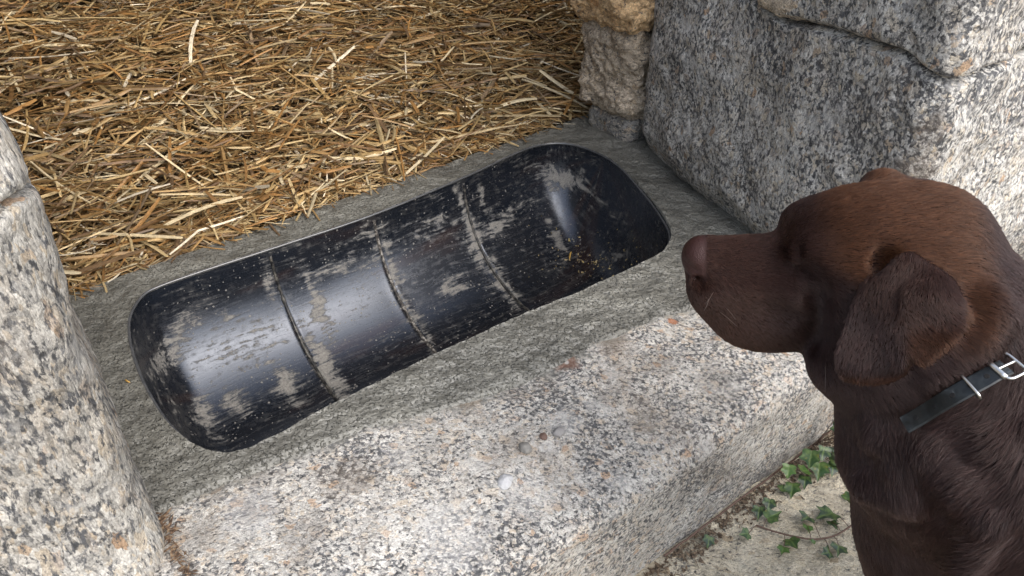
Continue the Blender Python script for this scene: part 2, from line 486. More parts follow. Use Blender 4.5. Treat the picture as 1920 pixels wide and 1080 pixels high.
def basin_mat():
    t = NT('black_plastic')
    uv = t.tc.outputs['UV']
    d = t.attr('smear').outputs['Fac']
    oc = t.tc.outputs['Object']
    ax_ = t.mapping(oc, rot=(0, 0, -TH))
    wv = t.noise(ax_, 9, 2)
    ax2 = t.vadd(ax_, wv.outputs['Color'], 0.03)
    na1 = t.noise(t.mapping(ax2, scale=(11, 120, 120)), 1.0, 7, 0.78)
    na2 = t.noise(t.mapping(ax2, scale=(130, 14, 34)), 1.0, 7, 0.78)
    ew = t.attr('endw').outputs['Fac']
    na = t.mix(ew, na1.outputs[0], na2.outputs[0])
    nb = t.noise(ax2, 62, 6, 0.72)
    nn = t.math('ADD', t.math('MULTIPLY', na, 0.68), t.math('MULTIPLY', nb.outputs[0], 0.32))
    nn = t.math('MULTIPLY_ADD', nn, 1.5, -.25)
    x = t.math('ADD', nn, t.math('MULTIPLY', d, 0.25))
    sm = t.ramp(x, [(0.652, 0.0), (0.70, 0.75), (0.79, 1.0)])
    haze = t.ramp(x, [(0.53, 0.0), (0.68, 0.13)])
    # spatter dots
    v = t.vor(t.mapping(uv, scale=(150, 150, 1)), 1.0)
    ns = t.noise(t.mapping(uv, scale=(14, 14, 1)), 1.0, 3)
    sep = t.n.new('ShaderNodeSeparateColor'); t.lk(v.outputs['Color'], sep.inputs[0])
    rad = t.math('MULTIPLY', t.math('POWER', sep.outputs[0], 2.5), t.math('MULTIPLY', ns.outputs[0], 0.62))
    dot = t.ramp(t.math('SUBTRACT', rad, v.outputs['Distance']), [(0.0, 0.0), (0.03, 1.0)])
    m = t.math('MAXIMUM', sm, t.math('MULTIPLY', dot, 0.85))
    m = t.math('MAXIMUM', m, haze)
    nc = t.noise(t.mapping(uv, scale=(3, 12, 1)), 1.0, 4)
    plast = t.ramp(nc.outputs[0], [(0.35, (0.006, 0.008, 0.012)), (0.55, (0.010, 0.011, 0.014)), (0.72, (0.022, 0.012, 0.010))])
    ng = t.noise(t.mapping(uv, scale=(220, 220, 1)), 1.0, 3, .7)
    mort = t.ramp(ng.outputs[0], [(0.3, (0.115, 0.105, 0.088)), (0.7, (0.26, 0.245, 0.215))])
    col = t.mix(m, plast, mort)
    rough = t.math('ADD', t.math('MULTIPLY', nb.outputs[0], 0.16), t.math('MULTIPLY', m, 0.55))
    rough = t.math('ADD', rough, 0.18)
    sc = t.noise(t.mapping(uv, scale=(4, 260, 1), rot=(0, 0, .06)), 1.0, 3)
    h = t.math('ADD', t.math('MULTIPLY', m, 0.6), t.math('MULTIPLY', sc.outputs[0], 0.10))
    h = t.math('ADD', h, t.math('MULTIPLY', ng.outputs[0], 0.12))
    t.set(Base_Color=col, Roughness=rough, Normal=t.bump(h, 0.5, 0.0015))
    t.b.inputs['Specular IOR Level'].default_value = 0.72
    t.b.inputs['IOR'].default_value = 1.5
    t.b.inputs['Specular Tint'].default_value = (.80, .87, 1.0, 1)  # blue of the sky reflection put into the specular colour
    return t.m
M_BASIN = basin_mat()
basin = link('basin', me, M_BASIN, trough)

t = NT('dark_plastic'); n = t.noise(t.tc.outputs['Object'], 60, 3)
t.set(Base_Color=t.mix(n.outputs[0], (0.03, 0.032, 0.036), (.12, .12, .12)), Roughness=0.25); M_DPL = t.m
t.b.inputs['Specular IOR Level'].default_value = 1.0

def tube_mesh(name, pts, rad, nseg=8, closed=False, caps=True):
    pts = np.asarray(pts, float); n = len(pts)
    rad = np.full(n, rad) if np.isscalar(rad) else np.asarray(rad)
    T = np.roll(pts, -1, 0) - np.roll(pts, 1, 0)
    if not closed:
        T[0] = pts[1] - pts[0]; T[-1] = pts[-1] - pts[-2]
    T /= np.maximum(np.linalg.norm(T, axis=1)[:, None], 1e-9)
    ref = np.array([0.13, 0.21, 0.97])
    A = np.cross(T, ref); A /= np.maximum(np.linalg.norm(A, axis=1)[:, None], 1e-9)
    B = np.cross(T, A)
    an = np.linspace(0, 2 * math.pi, nseg, endpoint=False)
    V = pts[:, None] + rad[:, None, None] * (A[:, None] * np.cos(an)[None, :, None] + B[:, None] * np.sin(an)[None, :, None])
    V = V.reshape(-1, 3)
    rows = np.arange(n if closed else n - 1); J = np.arange(nseg)
    I, JJ = np.meshgrid(rows, J, indexing='ij'); I2 = (I + 1) % n; J2 = (JJ + 1) % nseg
    F = np.stack([I * nseg + JJ, I * nseg + J2, I2 * nseg + J2, I2 * nseg + JJ], -1).reshape(-1, 4)
    if not closed and caps:
        V = np.vstack([V, pts[:1], pts[-1:]]); c0, c1 = len(V) - 2, len(V) - 1
        j = np.arange(nseg); j2 = (j + 1) % nseg
        F = np.vstack([F, np.stack([j2, j, np.full(nseg, c0), np.full(nseg, c0)], 1), np.stack([(n - 1) * nseg + j, (n - 1) * nseg + j2, np.full(nseg, c1), np.full(nseg, c1)], 1)])
        bmx = bmesh.new()
        vs = [bmx.verts.new(p) for p in V]
        for f in F:
            q = []
            for k in f:
                if k not in q: q.append(int(k))
            bmx.faces.new([vs[k] for k in q])
        me = bpy.data.meshes.new(name); bmx.to_mesh(me); bmx.free()
        for p_ in me.polygons: p_.use_smooth = True
        return me
    return mesh_np(name, V, F)

rimp = np.concatenate([OUTL[:, :1] * UV_U + OUTL[:, 1:] * UV_V], 0)
rimp[:, 2] = ZR - .004 + .0085 * sstep(1.02, 1.22, OUTL[:, 1])
_c = rimp.mean(0); rimp[:, :2] += (_c - rimp)[:, :2] / np.linalg.norm((_c - rimp)[:, :2], axis=1)[:, None] * .0022
link('rim', tube_mesh('rim', rimp - T0, 0.0026, 10, closed=True), M_DPL, trough)
t = NT('seam_filler'); oc = t.tc.outputs['Object']; n = t.noise(oc, 120, 4, .7)
t.set(Base_Color=t.ramp(n.outputs[0], [(0.36, (0.012, 0.012, 0.012)), (0.5, (0.07, 0.06, 0.05)), (0.62, (0.30, 0.28, 0.25))]), Roughness=0.7, Normal=t.bump(n.outputs[0], .6, .002)); M_SEAM = t.m
t = NT('seam_dark'); oc = t.tc.outputs['Object']; n = t.noise(oc, 90, 4, .7)
t.set(Base_Color=t.ramp(n.outputs[0], [(0.45, (0.008, 0.008, 0.009)), (0.66, (0.13, 0.12, 0.10))]), Roughness=0.4, Normal=t.bump(n.outputs[0], .6, .002)); M_SEAMD = t.m
for k, gu in enumerate(GROOVE_U):
    i = int(np.abs(uu - gu).argmin())
    sec = BV.reshape(NU, NP, 3)[i][2:-2].copy()
    sec[:, 2] += 0.0022
    wob = 0.0006 * perlin(np.stack([np.arange(len(sec)) * .21, np.full(len(sec), k * 5.3), np.zeros(len(sec))], 1))
    sec += UV_U[None, :] * wob[:, None]
    rr = 0.0028 + 0.0009 * perlin(np.stack([np.arange(len(sec)) * .33, np.full(len(sec), k * 3.3 + .5), np.zeros(len(sec))], 1))
    o = link('seam', tube_mesh('seam', sec - T0, rr * 1.25, 7), M_SEAM if k == 1 else M_SEAMD, trough)
    o['label'] = ['dark groove seam nearest the left end', 'pale whitish mortar-filled middle seam', 'dark groove seam nearest the right end'][k]

# ------------------------------------------------------------------ mortar surround
def mortar_edge(u):
    return .812 - .130 * np.clip(u, -.2, 1.2) + .012 * np.sin(u * 9)
def mortar_z(u, v):
    vnear = np.interp(u, uu, vn, left=0.85, right=0.85)
    vnear = np.where(u > 1.0, np.minimum(vnear, 0.86), vnear); vnear = np.where(u < .12, .845, vnear)
    dv = np.clip(vnear - v, 0, 1)
    vb = mortar_edge(u)
    z = ZR + .004 * sstep(0, .02, dv) - 0.12 * dv - 0.9 * np.clip(vb - .008 - v, 0, 1)
    far = 1.405 + 0.045 * np.clip(u, 0, 1.4) / 1.3
    z = z - 0.7 * np.clip(v - far, 0, 1)
    return z
NT_, NS = 1100, 150
outer = []
for (u, v) in OUTL:
    cu, cv = 0.62, 1.08
    hu, hv = 0.92, 0.44
    du, dv = u - cu, v - cv
    k = min(hu / max(abs(du), 1e-6), hv / max(abs(dv), 1e-6))
    outer.append((cu + du * k, cv + dv * k))
outer = np.array(outer)
ss = np.linspace(0, 1, NS) ** 1.25
MUV = OUTL[:, None] * (1 - ss)[None, :, None] + outer[:, None] * ss[None, :, None]
MU, MV = MUV[..., 0].ravel(), MUV[..., 1].ravel()
Pm = np.stack([MU, MV, np.zeros_like(MU)], 1)
Pw = MU[:, None] * UV_U + MV[:, None] * UV_V
z = mortar_z(MU, MV)
ss2 = np.tile(ss, NT_)
near_side = sstep(0.86, 0.78, MV)
br = fbm(Pm * np.array([11, 28, 1]), 3, 0.5)
z = z + 0.0036 * fbm(Pm * 11, 3) + (0.0012 + 0.0012 * near_side) * br + 0.0024 * fbm(Pm * 42, 2, .45) + 0.004 * near_side * fbm(Pm * np.array([8, 22, 1]) + 5, 4, .6)
edge_in = np.exp(-ss2 / 0.012)
z = z + 0.0035 + 0.0035 * np.exp(-ss2 / .035) * (1 + .8 * fbm(Pm * 30, 3))
Pw[:, 2] = z
# skirt turning down into the opening
idx0 = np.arange(NT_) * NS
inner = Pw[idx0].copy(); inner[:, 2] -= 0.016
sk = inner + 0.0
V = np.vstack([Pw, sk])
F = grid_faces(NT_, NS, wrap_u=True)
a = np.arange(NT_); b = (a + 1) % NT_
F = np.vstack([F, np.stack([NT_ * NS + a, NT_ * NS + b, idx0[b], idx0[a]], 1)])
MO = W(0.62, 1.08, ZR - .02)
me = mesh_np('mortar', V - MO, F)
if me.polygons[0].normal.z < 0: me.flip_normals()
t = NT('wet_mortar')
oc = t.tc.outputs['Object']
mp = t.mapping(oc, rot=(0, 0, -TH), scale=(.4, 1, 1))
n1 = t.noise(mp, 5, 5, .65); n2 = t.noise(oc, 70, 4, .6); n3 = t.noise(oc, 330, 3, .7); n4 = t.noise(t.mapping(oc, rot=(0, 0, -TH), scale=(.65, 1, 1)), 26, 4, .55)
col = t.mix(t.ramp(n1.outputs[0], [(.3, 0.0), (.7, 1.0)]), (0.112, 0.108, 0.091), (0.200, 0.194, 0.166))
col = t.mix(1.0, col, t.ramp(n4.outputs[0], [(0.3, 0.75), (0.7, 1.2)]), 'MULTIPLY')
col = t.mix(1.0, col, t.ramp(n2.outputs[0], [(0.3, 0.84), (0.7, 1.12)]), 'MULTIPLY')
col = t.mix(1.0, col, t.ramp(n3.outputs[0], [(0.3, 0.85), (0.7, 1.14)]), 'MULTIPLY')
n5 = t.noise(oc, 210, 1, .5); v5 = t.vor(t.mapping(oc, scale=(1, 1, 1)), 85)
h = t.math('ADD', t.math('MULTIPLY', n2.outputs[0], .34), t.math('MULTIPLY', n3.outputs[0], .04))
h = t.math('ADD', h, t.math('MULTIPLY', n4.outputs[0], 1.8))
h = t.math('ADD', h, t.math('MULTIPLY', t.ramp(n5.outputs[0], [(.55, 0.0), (.70, 1.0)]), .40))
h = t.math('ADD', h, t.math('MULTIPLY', t.ramp(v5.outputs['Distance'], [(.0, 1.0), (.30, 0.0)]), .12))
t.set(Base_Color=col, Roughness=t.ramp(n2.outputs[0], [(0.3, 0.36), (0.7, 0.6)]), Normal=t.bump(h, 1.0, 0.011))
t.b.inputs['Specular IOR Level'].default_value = 0.75
M_MORTAR = t.m
mo = link('mortar_surround', me, M_MORTAR); mo.location = MO
tag(mo, 'wet grey brushed mortar surround bedding the black trough', 'mortar bed')

# ------------------------------------------------------------------ stones
def sill_z(u, v):
    vb = mortar_edge(u)
    z = ZR - .12 * (.84 - vb)
    z = z - .05 * np.clip(vb - v, 0, 1) - .28 * np.clip(v - vb, 0, .12) - .16 * np.clip(.60 - v, 0, 1)
    q_ = np.stack([u, v, 0 * u], 1)
    return z + .007 * fbm(q_ * np.array([3, 5, 1]), 3) + .003 * fbm(q_ * 14, 3)
def on_sill(x, y):
    z = .30
    for _ in range(8):
        P0 = at(x, y, z); u_, v_ = uvof(P0)
        z = float(sill_z(np.array([u_]), np.array([v_]))[0])
    return at(x, y, z)
RUST, RUST2 = on_sill(1062, 680), on_sill(1262, 604)
SILL_C, SILL_H = (0.84, 0.645, 0.155), (1.16, 0.185, 0.155)
_so = W(SILL_C[0], SILL_C[1], 0.0)
STAINS = [(on_sill(*p) - _so, r, c_, a_) for p, r, c_, a_ in (((1150, 648), .034, (.15, .11, .075), .40), ((1345, 715), .050, (.085, .078, .07), .38), ((880, 750), .030, (.20, .15, .10), .45), ((1240, 690), .030, (.10, .085, .07), .35),
          ((745, 850), .032, (.50, .49, .47), .22), ((985, 930), .05, (.56, .55, .53), .22), ((1060, 790), .035, (.42, .42, .41), .25), ((640, 900), .045, (.17, .13, .09), .30), ((470, 960), .05, (.46, .46, .46), .28), ((560, 1010), .04, (.13, .115, .10), .35), ((850, 1010), .06, (.60, .59, .57), .30))]
M_SILL = granite('sill_granite', film=True, dark=0.42, stretch=(.8, 1, 1), grain=130, light=(0.555, 0.54, 0.505), cream=(0.56, 0.48, 0.38), tan=(0.50, 0.34, 0.22), patch=(0.17, 0.135, 0.10), patch_amt=0.65,
                 spots=STAINS + [(RUST - _so, 0.026, (0.15, 0.06, 0.032), 0.65), (RUST2 - _so, 0.010, (0.34, 0.12, 0.04), 0.8), (RUST - _so, 0.006, (0.40, 0.37, 0.34), 0.9)])
def sill_warp(P, h, N):
    u = P[:, 0] + SILL_C[0]; v = P[:, 1] + SILL_C[1]
    wt = np.clip((P[:, 2] + h[2]) / (2 * h[2]), 0, 1)
    P[:, 2] += (sill_z(u, v) - .31) * wt
    return P
sill = rock('granite_sill', SILL_C, SILL_H, rnd=0.035, amp=0.006, freq=5, res=0.006, seed=1.7, warp=sill_warp, mat=M_SILL)
_co = np.zeros(len(sill.data.vertices) * 3, np.float32); sill.data.vertices.foreach_get('co', _co); _co = _co.reshape(-1, 3)
_w = _co + np.array(sill.location); _u = _w @ UV_U; _v = _w @ UV_V
attr_f(sill.data, 'film', np.clip(1.0 - np.abs(np.minimum(_v - mortar_edge(_u), 0)) / .05, 0, 1) + .35 * sstep(.50, .30, np.hypot(_u - .37, (_v - .60) * 1.0) / .35) * .4)
tag(sill, 'long pale speckled granite sill block in front of the trough, with a rust spot', 'stone block')

M_BOULD = granite('boulder_granite', dark=0.54, grain=108, stretch=(0.8, 1, .8), light=(0.62, 0.605, 0.57), patch=(0.27, 0.21, 0.15), patch_amt=0.3, spots=[(W(u_, .450, z_) - W(1.545, .832, .287), r_, (.15, .115, .085), .42) for u_, z_, r_ in ((1.105, .48, .030), (1.10, .56, .040), (1.10, .64, .042), (1.09, .71, .035))])
def boulder_warp(P, h, N):
    # face toward the doorway leans with the depth of the reveal; bottom tucked in
    v = P[:, 1]
    left = sstep(0.3, -0.6, P[:, 0] / h[0])
    P[:, 0] += left * (0.26 * (v + h[1]) - 0.0)
    lowb = sstep(-0.55, -1.0, P[:, 2] / h[2]) if h[2] < .26 else 0.0
    P[:, 0] += left * lowb * 0.05
    P[:, 1] += sstep(.5, 1, P[:, 1] / h[1]) * 0.0
    return P
YB = TH
def joint_r(u, v):
    q_ = np.stack([u * 6, v * 6, 0 * u], 1)
    return .783 + .020 * fbm(q_, 3) + .010 * np.sin(v * 14)
bould = rock('granite_boulder', (1.545, 0.832, 0.537), (0.455, 0.387, 0.250), rnd=0.05, rz=0.006, amp=0.024, freq=2.6, res=0.0055, seed=4.2, warp=boulder_warp, mat=M_BOULD, ceiling=lambda u, v: joint_r(u, v) - .003)
tag(bould, 'big speckled grey granite boulder behind the dog, right of the trough', 'boulder')
up = rock('granite_block', (1.538, 0.828, 1.062), (0.455, 0.387, 0.277), rnd=0.05, rz=0.006, amp=0.024, freq=2.6, res=0.006, seed=4.2, warp=boulder_warp, mat=M_BOULD, bottom=lambda u, v: joint_r(u, v) + .006)
tag(up, 'granite block above the crack, resting on the big boulder, top right', 'stone block')

M_LEFT = granite('left_granite', dark=0.30, grain=118, stretch=(1, 1, 0.4), light=(0.46, 0.445, 0.41), cream=(0.46, 0.39, 0.295), tan=(0.40, 0.25, 0.14), patch=(0.25, 0.2, 0.15), patch_amt=.45)
def joint_l(u, v):
    return .836 + .014 * fbm(np.stack([u * 9, v * 9, 0 * u + 3], 1), 3) + .10 * np.clip(u + .08, -.3, .1) * .5
lj = rock('jamb_stone', (-0.337, 1.06, 0.53), (0.325, 0.355, 0.315), rz=0.008, rnd=0.055, amp=0.013, freq=4.0, res=0.0060, seed=2.4, mat=M_LEFT, warp=lambda P, h, N: P + np.stack([.016 * sstep(.35, 1, P[:, 2] / h[2]), 0 * P[:, 0], 0 * P[:, 0]], 1), ceiling=lambda u, v: joint_l(u, v) - .002)
tag(lj, 'lower grey granite jamb stone along the left edge beside the trough', 'stone block')
lj2 = rock('jamb_stone', (-0.318, 1.06, 1.09), (0.325, 0.355, 0.255), rz=0.010, rnd=0.055, amp=0.013, freq=4.0, res=0.0065, seed=2.4, mat=M_LEFT, bottom=lambda u, v: joint_l(u, v) + .003)
tag(lj2, 'upper granite jamb stone above the crack at the far left', 'stone block')

M_TAN = granite('tan_stone', dark=0.0, grain=120, light=(0.64, 0.54, 0.42), cream=(0.66, 0.52, 0.36), tan=(0.36, 0.25, 0.15), patch=(0.16, 0.12, 0.09), patch_amt=0.45, bump=1.0)
M_ORANGE = granite('ochre_stone', dark=0.0, grain=90, light=(0.74, 0.50, 0.27), cream=(0.80, 0.58, 0.34), tan=(0.44, 0.23, 0.09), patch=(0.14, 0.09, 0.06), patch_amt=0.5, bump=1.0)
M_FOOT = granite('foot_stone', dark=0.4, grain=110, light=(0.30, 0.29, 0.27), patch=(0.06, 0.05, 0.04), patch_amt=0.8, bump=.8)
o = rock('rubble_stone', (1.385, 1.33, 0.79), (0.135, 0.12, 0.175), rnd=0.05, amp=0.032, freq=8, fine=.5, res=0.004, seed=3.1, mat=M_ORANGE)
tag(o, 'ochre orange rough stone at top, wedged left of the big boulder', 'rubble stone')
o = rock('rubble_stone', (1.41, 1.335, 0.50), (0.125, 0.10, 0.112), rnd=0.035, amp=0.030, freq=8, fine=.5, res=0.004, seed=6.3, mat=M_TAN)
tag(o, 'pale tan rough stone under the ochre stone, beside the boulder', 'rubble stone')
o = rock('rubble_stone', (1.405, 1.33, 0.345), (0.105, 0.085, 0.04), rnd=0.03, amp=0.012, freq=12, res=0.005, seed=7.3, mat=M_FOOT)
tag(o, 'small dark grey stone lying on the mortar under the tan stone', 'rubble stone')
o = rock('rubble_stone', (1.215, 0.79, 0.812), (0.05, 0.055, 0.032), rnd=0.02, amp=0.010, freq=14, res=0.004, seed=9.3, mat=M_TAN)
tag(o, 'small tan wedge stone in the crack at the top edge', 'rubble stone')
o = rock('rubble_stone', (2.05, .40, .11), (0.17, 0.13, 0.12), rnd=0.07, amp=0.03, freq=10, res=0.006, seed=10.3, mat=M_ORANGE)
tag(o, 'rusty tan stone on the ground at the right edge behind the dog', 'rubble stone')

M_CREAM = granite('cream_stone', dark=-0.1, grain=150, light=(0.70, 0.63, 0.49), cream=(0.74, 0.64, 0.46), tan=(0.46, 0.35, 0.22), patch=(0.18, 0.14, 0.09), patch_amt=0.5, bump=.8)
o = rock('ledge_slab', (0.95, 0.22, 0.002), (0.95, 0.262, 0.034), rnd=0.02, amp=0.008, freq=8, res=0.006, seed=12.1, mat=M_CREAM)
tag(o, 'cream sandy stone slab on the ground at the foot of the sill', 'stone slab')

# pebbles lying on the sill
def pebble(px_, py_, r, colr, label, seed, flat=.55, z=.298):
    P0 = on_sill(px_, py_) + np.array([0, 0, r * .25])
    bm = bmesh.new(); bmesh.ops.create_icosphere(bm, subdivisions=4, radius=1)
    V = np.array([v.co[:] for v in bm.verts])
    dsp = 1 + .30 * fbm(V * 1.3 + seed, 3) + .12 * fbm(V * 3.5 + seed, 3)
    V = V * dsp[:, None] * np.array([r, r * .78, r * flat])
    for v, p in zip(bm.verts, V): v.co = p
    for f in bm.faces: f.smooth = True
    me = bpy.data.meshes.new('pebble'); bm.to_mesh(me); bm.free()
    t = NT('pebble_stone'); n = t.noise(t.tc.outputs['Object'], 300, 4, .7)
    t.set(Base_Color=t.mix(n.outputs[0], tuple(c * .75 for c in colr), tuple(min(1, c * 1.2) for c in colr)), Roughness=.7, Normal=t.bump(n.outputs[0], .4, .002))
    o = link('pebble', me, t.m); o.location = P0; o.rotation_euler = (0, 0, seed)
    return tag(o, label, 'pebble', 'pebbles lying on the sill')
PEB = [pebble(947, 906, .0135, (.44, .44, .44), 'white quartz pebble on the sill, largest of the pebbles', 1.1),
       pebble(985, 842, .0115, (.20, .19, .17), 'dark grey round pebble on the sill, above the white one', 2.2),
       pebble(1048, 812, .0105, (.22, .21, .20), 'grey pebble on the sill beside a cream crystal', 3.7),
       pebble(1019, 820, .0075, (.13, .08, .06), 'small reddish brown pebble between two grey ones on the sill', 4.9)]

# ------------------------------------------------------------------ straw
def straw_z(u, v):
    return ZR + 0.012 + 0.20 * np.clip(v - 1.65, 0, 5) + 0.03 * fbm(np.stack([u * 2.2, v * 2.2, 0 * u], 1), 3)
def make_straws(n, lo, hi, wlo, whi, zlo, zhi, tilt, sampler):
    C = sampler(n)
    L = lo + (hi - lo) * rng.random(n) ** 1.8
    Wd = wlo + (whi - wlo) * rng.random(n) ** 1.6
    az = np.where(rng.random(n) < .92, rng.random(n) * math.pi, rng.normal(0.1, .45, n))
    tl = rng.normal(0, tilt, n)
    D = np.stack([np.cos(az) * np.cos(tl), np.sin(az) * np.cos(tl), np.sin(tl)], 1)
    Sd = np.stack([-np.sin(az), np.cos(az), np.zeros(n)], 1)
    roll = rng.normal(0, .5, n)
    Nn = np.cross(D, Sd)
    Sd2 = Sd * np.cos(roll)[:, None] + Nn * np.sin(roll)[:, None]
    Nn2 = np.cross(D, Sd2)
    K = 5
    bend = rng.normal(0, .03, n) * L; bend2 = rng.normal(0, .025, n) * L
    kink = np.where(rng.random(n) < .12, rng.normal(0, .3, n), 0) * L
    s = np.linspace(-.5, .5, K)
    z0 = straw_z(C[:, 0], C[:, 1]) + zlo + (zhi - zlo) * rng.random(n)
    ctr = C[:, 0:1] * UV_U + C[:, 1:2] * UV_V; ctr[:, 2] = z0
    P = ctr[:, None] + D[:, None] * (L[:, None] * s)[..., None]
    P = P + Sd[:, None] * (bend[:, None] * (1 - 4 * s ** 2) + kink[:, None] * np.abs(s))[..., None] + np.array([0, 0, 1.])[None, None] * (bend2[:, None] * (1 - 4 * s ** 2))[..., None]
    taper = np.array([.75, 1, 1, 1, .7])
    hw = Wd[:, None] * .5 * taper; ht = hw * rng.uniform(.25, .7, n)[:, None]
    ring = [(1, 0), (.0, 1), (-1, 0), (0, -1)]
    R = np.stack([P + Sd2[:, None] * (a * hw)[..., None] + Nn2[:, None] * (b * ht)[..., None] for a, b in ring], 2)   # n,K,4,3
    V = R.reshape(-1, 3)
    base = (np.arange(n) * K * 4)[:, None, None]
    kk = np.arange(K - 1)[None, :, None]; j = np.arange(4)[None, None, :]; j2 = (j + 1) % 4
    F = np.stack([base + kk * 4 + j, base + kk * 4 + j2, base + (kk + 1) * 4 + j2, base + (kk + 1) * 4 + j], -1).reshape(-1, 4)
    cap = np.concatenate([base[:, 0] + np.array([[3, 2, 1, 0]]), base[:, 0] + (K - 1) * 4 + np.array([[0, 1, 2, 3]])], 0)
    F = np.vstack([F, cap])
    cr = rng.random(n)
    PAL = np.array([(.235, .150, .065), (.33, .235, .11), (.175, .098, .038), (.42, .33, .185), (.26, .145, .052), (.52, .45, .31), (.135, .088, .05), (.30, .205, .095), (.60, .55, .45), (.215, .16, .105)])
    wts = np.array([.17, .16, .13, .13, .12, .07, .08, .08, .02, .04]); wts = wts / wts.sum()
    col = PAL[rng.choice(len(PAL), n, p=wts)] * rng.uniform(.65, 1.4, n)[:, None] * np.array([1.03, .975, .885])
    return V, F, np.repeat(col, K * 4, 0), (C, ctr)
def view_sampler(n):
    """spread over the doorway and the part of the barn floor that shows through it"""
    out = np.zeros((0, 2))
    while len(out) < n:
        u = rng.uniform(-1.7, 2.4, n * 3); v = rng.uniform(1.36, 3.75, n * 3)
        Pw_ = u[:, None] * UV_U + v[:, None] * UV_V; Pw_[:, 2] = ZR + .05
        x, y, d = to_px(Pw_)
        far = 1.432 + 0.045 * np.clip(u, 0, 1.4) / 1.3
        ok = (x > -260) & (x < 1330) & (y > -260) & (v > far)
        dens = np.clip((2.3 / np.maximum(d, .5)) ** 1.2, .35, 1.0)
        ok &= rng.random(len(u)) < dens
        ok &= ~((u < 0.0) & (v < 1.42))
        out = np.vstack([out, np.stack([u[ok], v[ok]], 1)])
    return out[:n]
parts = [make_straws(12000, .04, .16, .0035, .008, -.06, -.015, .16, view_sampler),
         make_straws(13000, .04, .17, .0032, .0085, -.02, .008, .20, view_sampler),
         make_straws(4800, .06, .24, .0042, .0110, -.002, .022, .16, view_sampler),
         make_straws(12000, .012, .05, .0018, .006, -.012, .008, .18, view_sampler)]
def edge_sampler(n):
    u = rng.uniform(-.05, 1.25, n); far = 1.425 + 0.045 * np.clip(u, 0, 1.4) / 1.3
    return np.stack([u, far + rng.uniform(-.02, .06, n) ** 1], 1)
parts.append(make_straws(900, .03, .14, .0022, .006, -.012, .0, .06, edge_sampler))
Vs, Fs, Cs, off = [], [], [], 0
for V, F, Cc, _ in parts:
    Vs.append(V); Fs.append(F + off); Cs.append(Cc); off += len(V)
me = mesh_np('straw', np.vstack(Vs), np.vstack(Fs), smooth=False)
attr_c(me, 'tint', np.vstack(Cs))
t = NT('straw_stalk')
oc = t.tc.outputs['Object']
n = t.noise(oc, 55, 3, .6); n2 = t.noise(oc, 400, 2)
col = t.mix(1.0, t.attr('tint').outputs['Color'], t.ramp(n.outputs[0], [(0.3, .72), (0.7, 1.2)]), 'MULTIPLY')
col = t.mix(1.0, col, t.ramp(n2.outputs[0], [(0.3, .8), (0.7, 1.15)]), 'MULTIPLY')
t.set(Base_Color=col, Roughness=.5)
t.b.inputs['Specular IOR Level'].default_value = .45
M_STRAW = t.m
so = link('straw_bedding', me, M_STRAW)
tag(so, 'deep golden brown straw bedding spread over the barn floor', 'straw', kind='stuff')

def loose(px_, py_, z, L, wd, ang, label, colr, name='loose_straw', bend=.1):
    P0 = at(px_, py_, z)
    s = np.linspace(-.5, .5, 9)
    D = np.array([math.cos(ang), math.sin(ang), 0]); Sd = np.array([-D[1], D[0], 0])
    pts = D[None] * (s * L)[:, None] + Sd[None] * (bend * L * (1 - 4 * s ** 2))[:, None]
    pts[:, 2] += wd * .5 + .002 * (1 - 4 * s ** 2)
    me = tube_mesh(name, pts, wd * .5 * np.array([.5, .8, 1, 1, 1, 1, .9, .7, .35]), 6)
    t = NT('loose_stalk'); n = t.noise(t.tc.outputs['Object'], 120, 3)
    t.set(Base_Color=t.mix(n.outputs[0], tuple(c * .7 for c in colr), colr), Roughness=.55)
    o = link(name, me, t.m); o.location = P0
    return tag(o, label, 'straw')
loose(240, 716, ZR + .003, .012, .003, 2.6, 'tiny straw scrap on the mortar left of the trough', (.5, .3, .08))
loose(885, 732, .306, .035, .0025, -.9, 'thin yellow straw stalk lying on the sill edge', (.55, .45, .18))
loose(372, 1030, .302, .075, .004, 1.35, 'dry brown stalk on the sill beside the left jamb', (.33, .2, .1), bend=.12)
# straw in the basin: find the surface point
def basin_point(px_, py_):
    x, y, _ = to_px(BV)
    # skip the outer wall behind the near rim: take the farthest matching vertex
    d2 = (x - px_) ** 2 + (y - py_) ** 2
    return BV[int(d2.argmin())]
bp = basin_point(1069, 480)
o = loose(1069, 480, ZR, .034, .0045, 1.35, 'golden straw piece lying inside the trough near its right end', (.62, .38, .09), bend=.03)
o.location = bp + np.array([0, 0, .002])
Vc, Fc, off = [], [], 0
for k in range(150):
    a_, r_ = rng.random() * 6.28, abs(rng.normal(0, 1))
    x_, y_ = (1118 + 62 * r_ * math.cos(a_), 492 + 22 * r_ * math.sin(a_)) if k < 110 else (rng.uniform(990, 1200), rng.uniform(400, 545))
    b0 = basin_point(x_, y_)
    sz = rng.uniform(.0012, .0034)
    e = rng.normal(0, 1, (4, 3)) * sz * .8
    Vc.append(b0 + e + np.array([0, 0, .0015])); Fc.append(np.array([[0, 1, 2], [0, 2, 3], [0, 3, 1], [1, 3, 2]]) + off); off += 4
me = mesh_np('chaff', np.vstack(Vc), np.vstack(Fc), smooth=False)
t = NT('chaff_bits'); n = t.noise(t.tc.outputs['Object'], 150, 2)
t.set(Base_Color=t.ramp(n.outputs[0], [(.35, (.42, .33, .2)), (.65, (.5, .38, .14))]), Roughness=.8)
tag(link('chaff', me, t.m), 'sprinkle of pale chaff crumbs in the right end of the trough', 'chaff', kind='stuff')

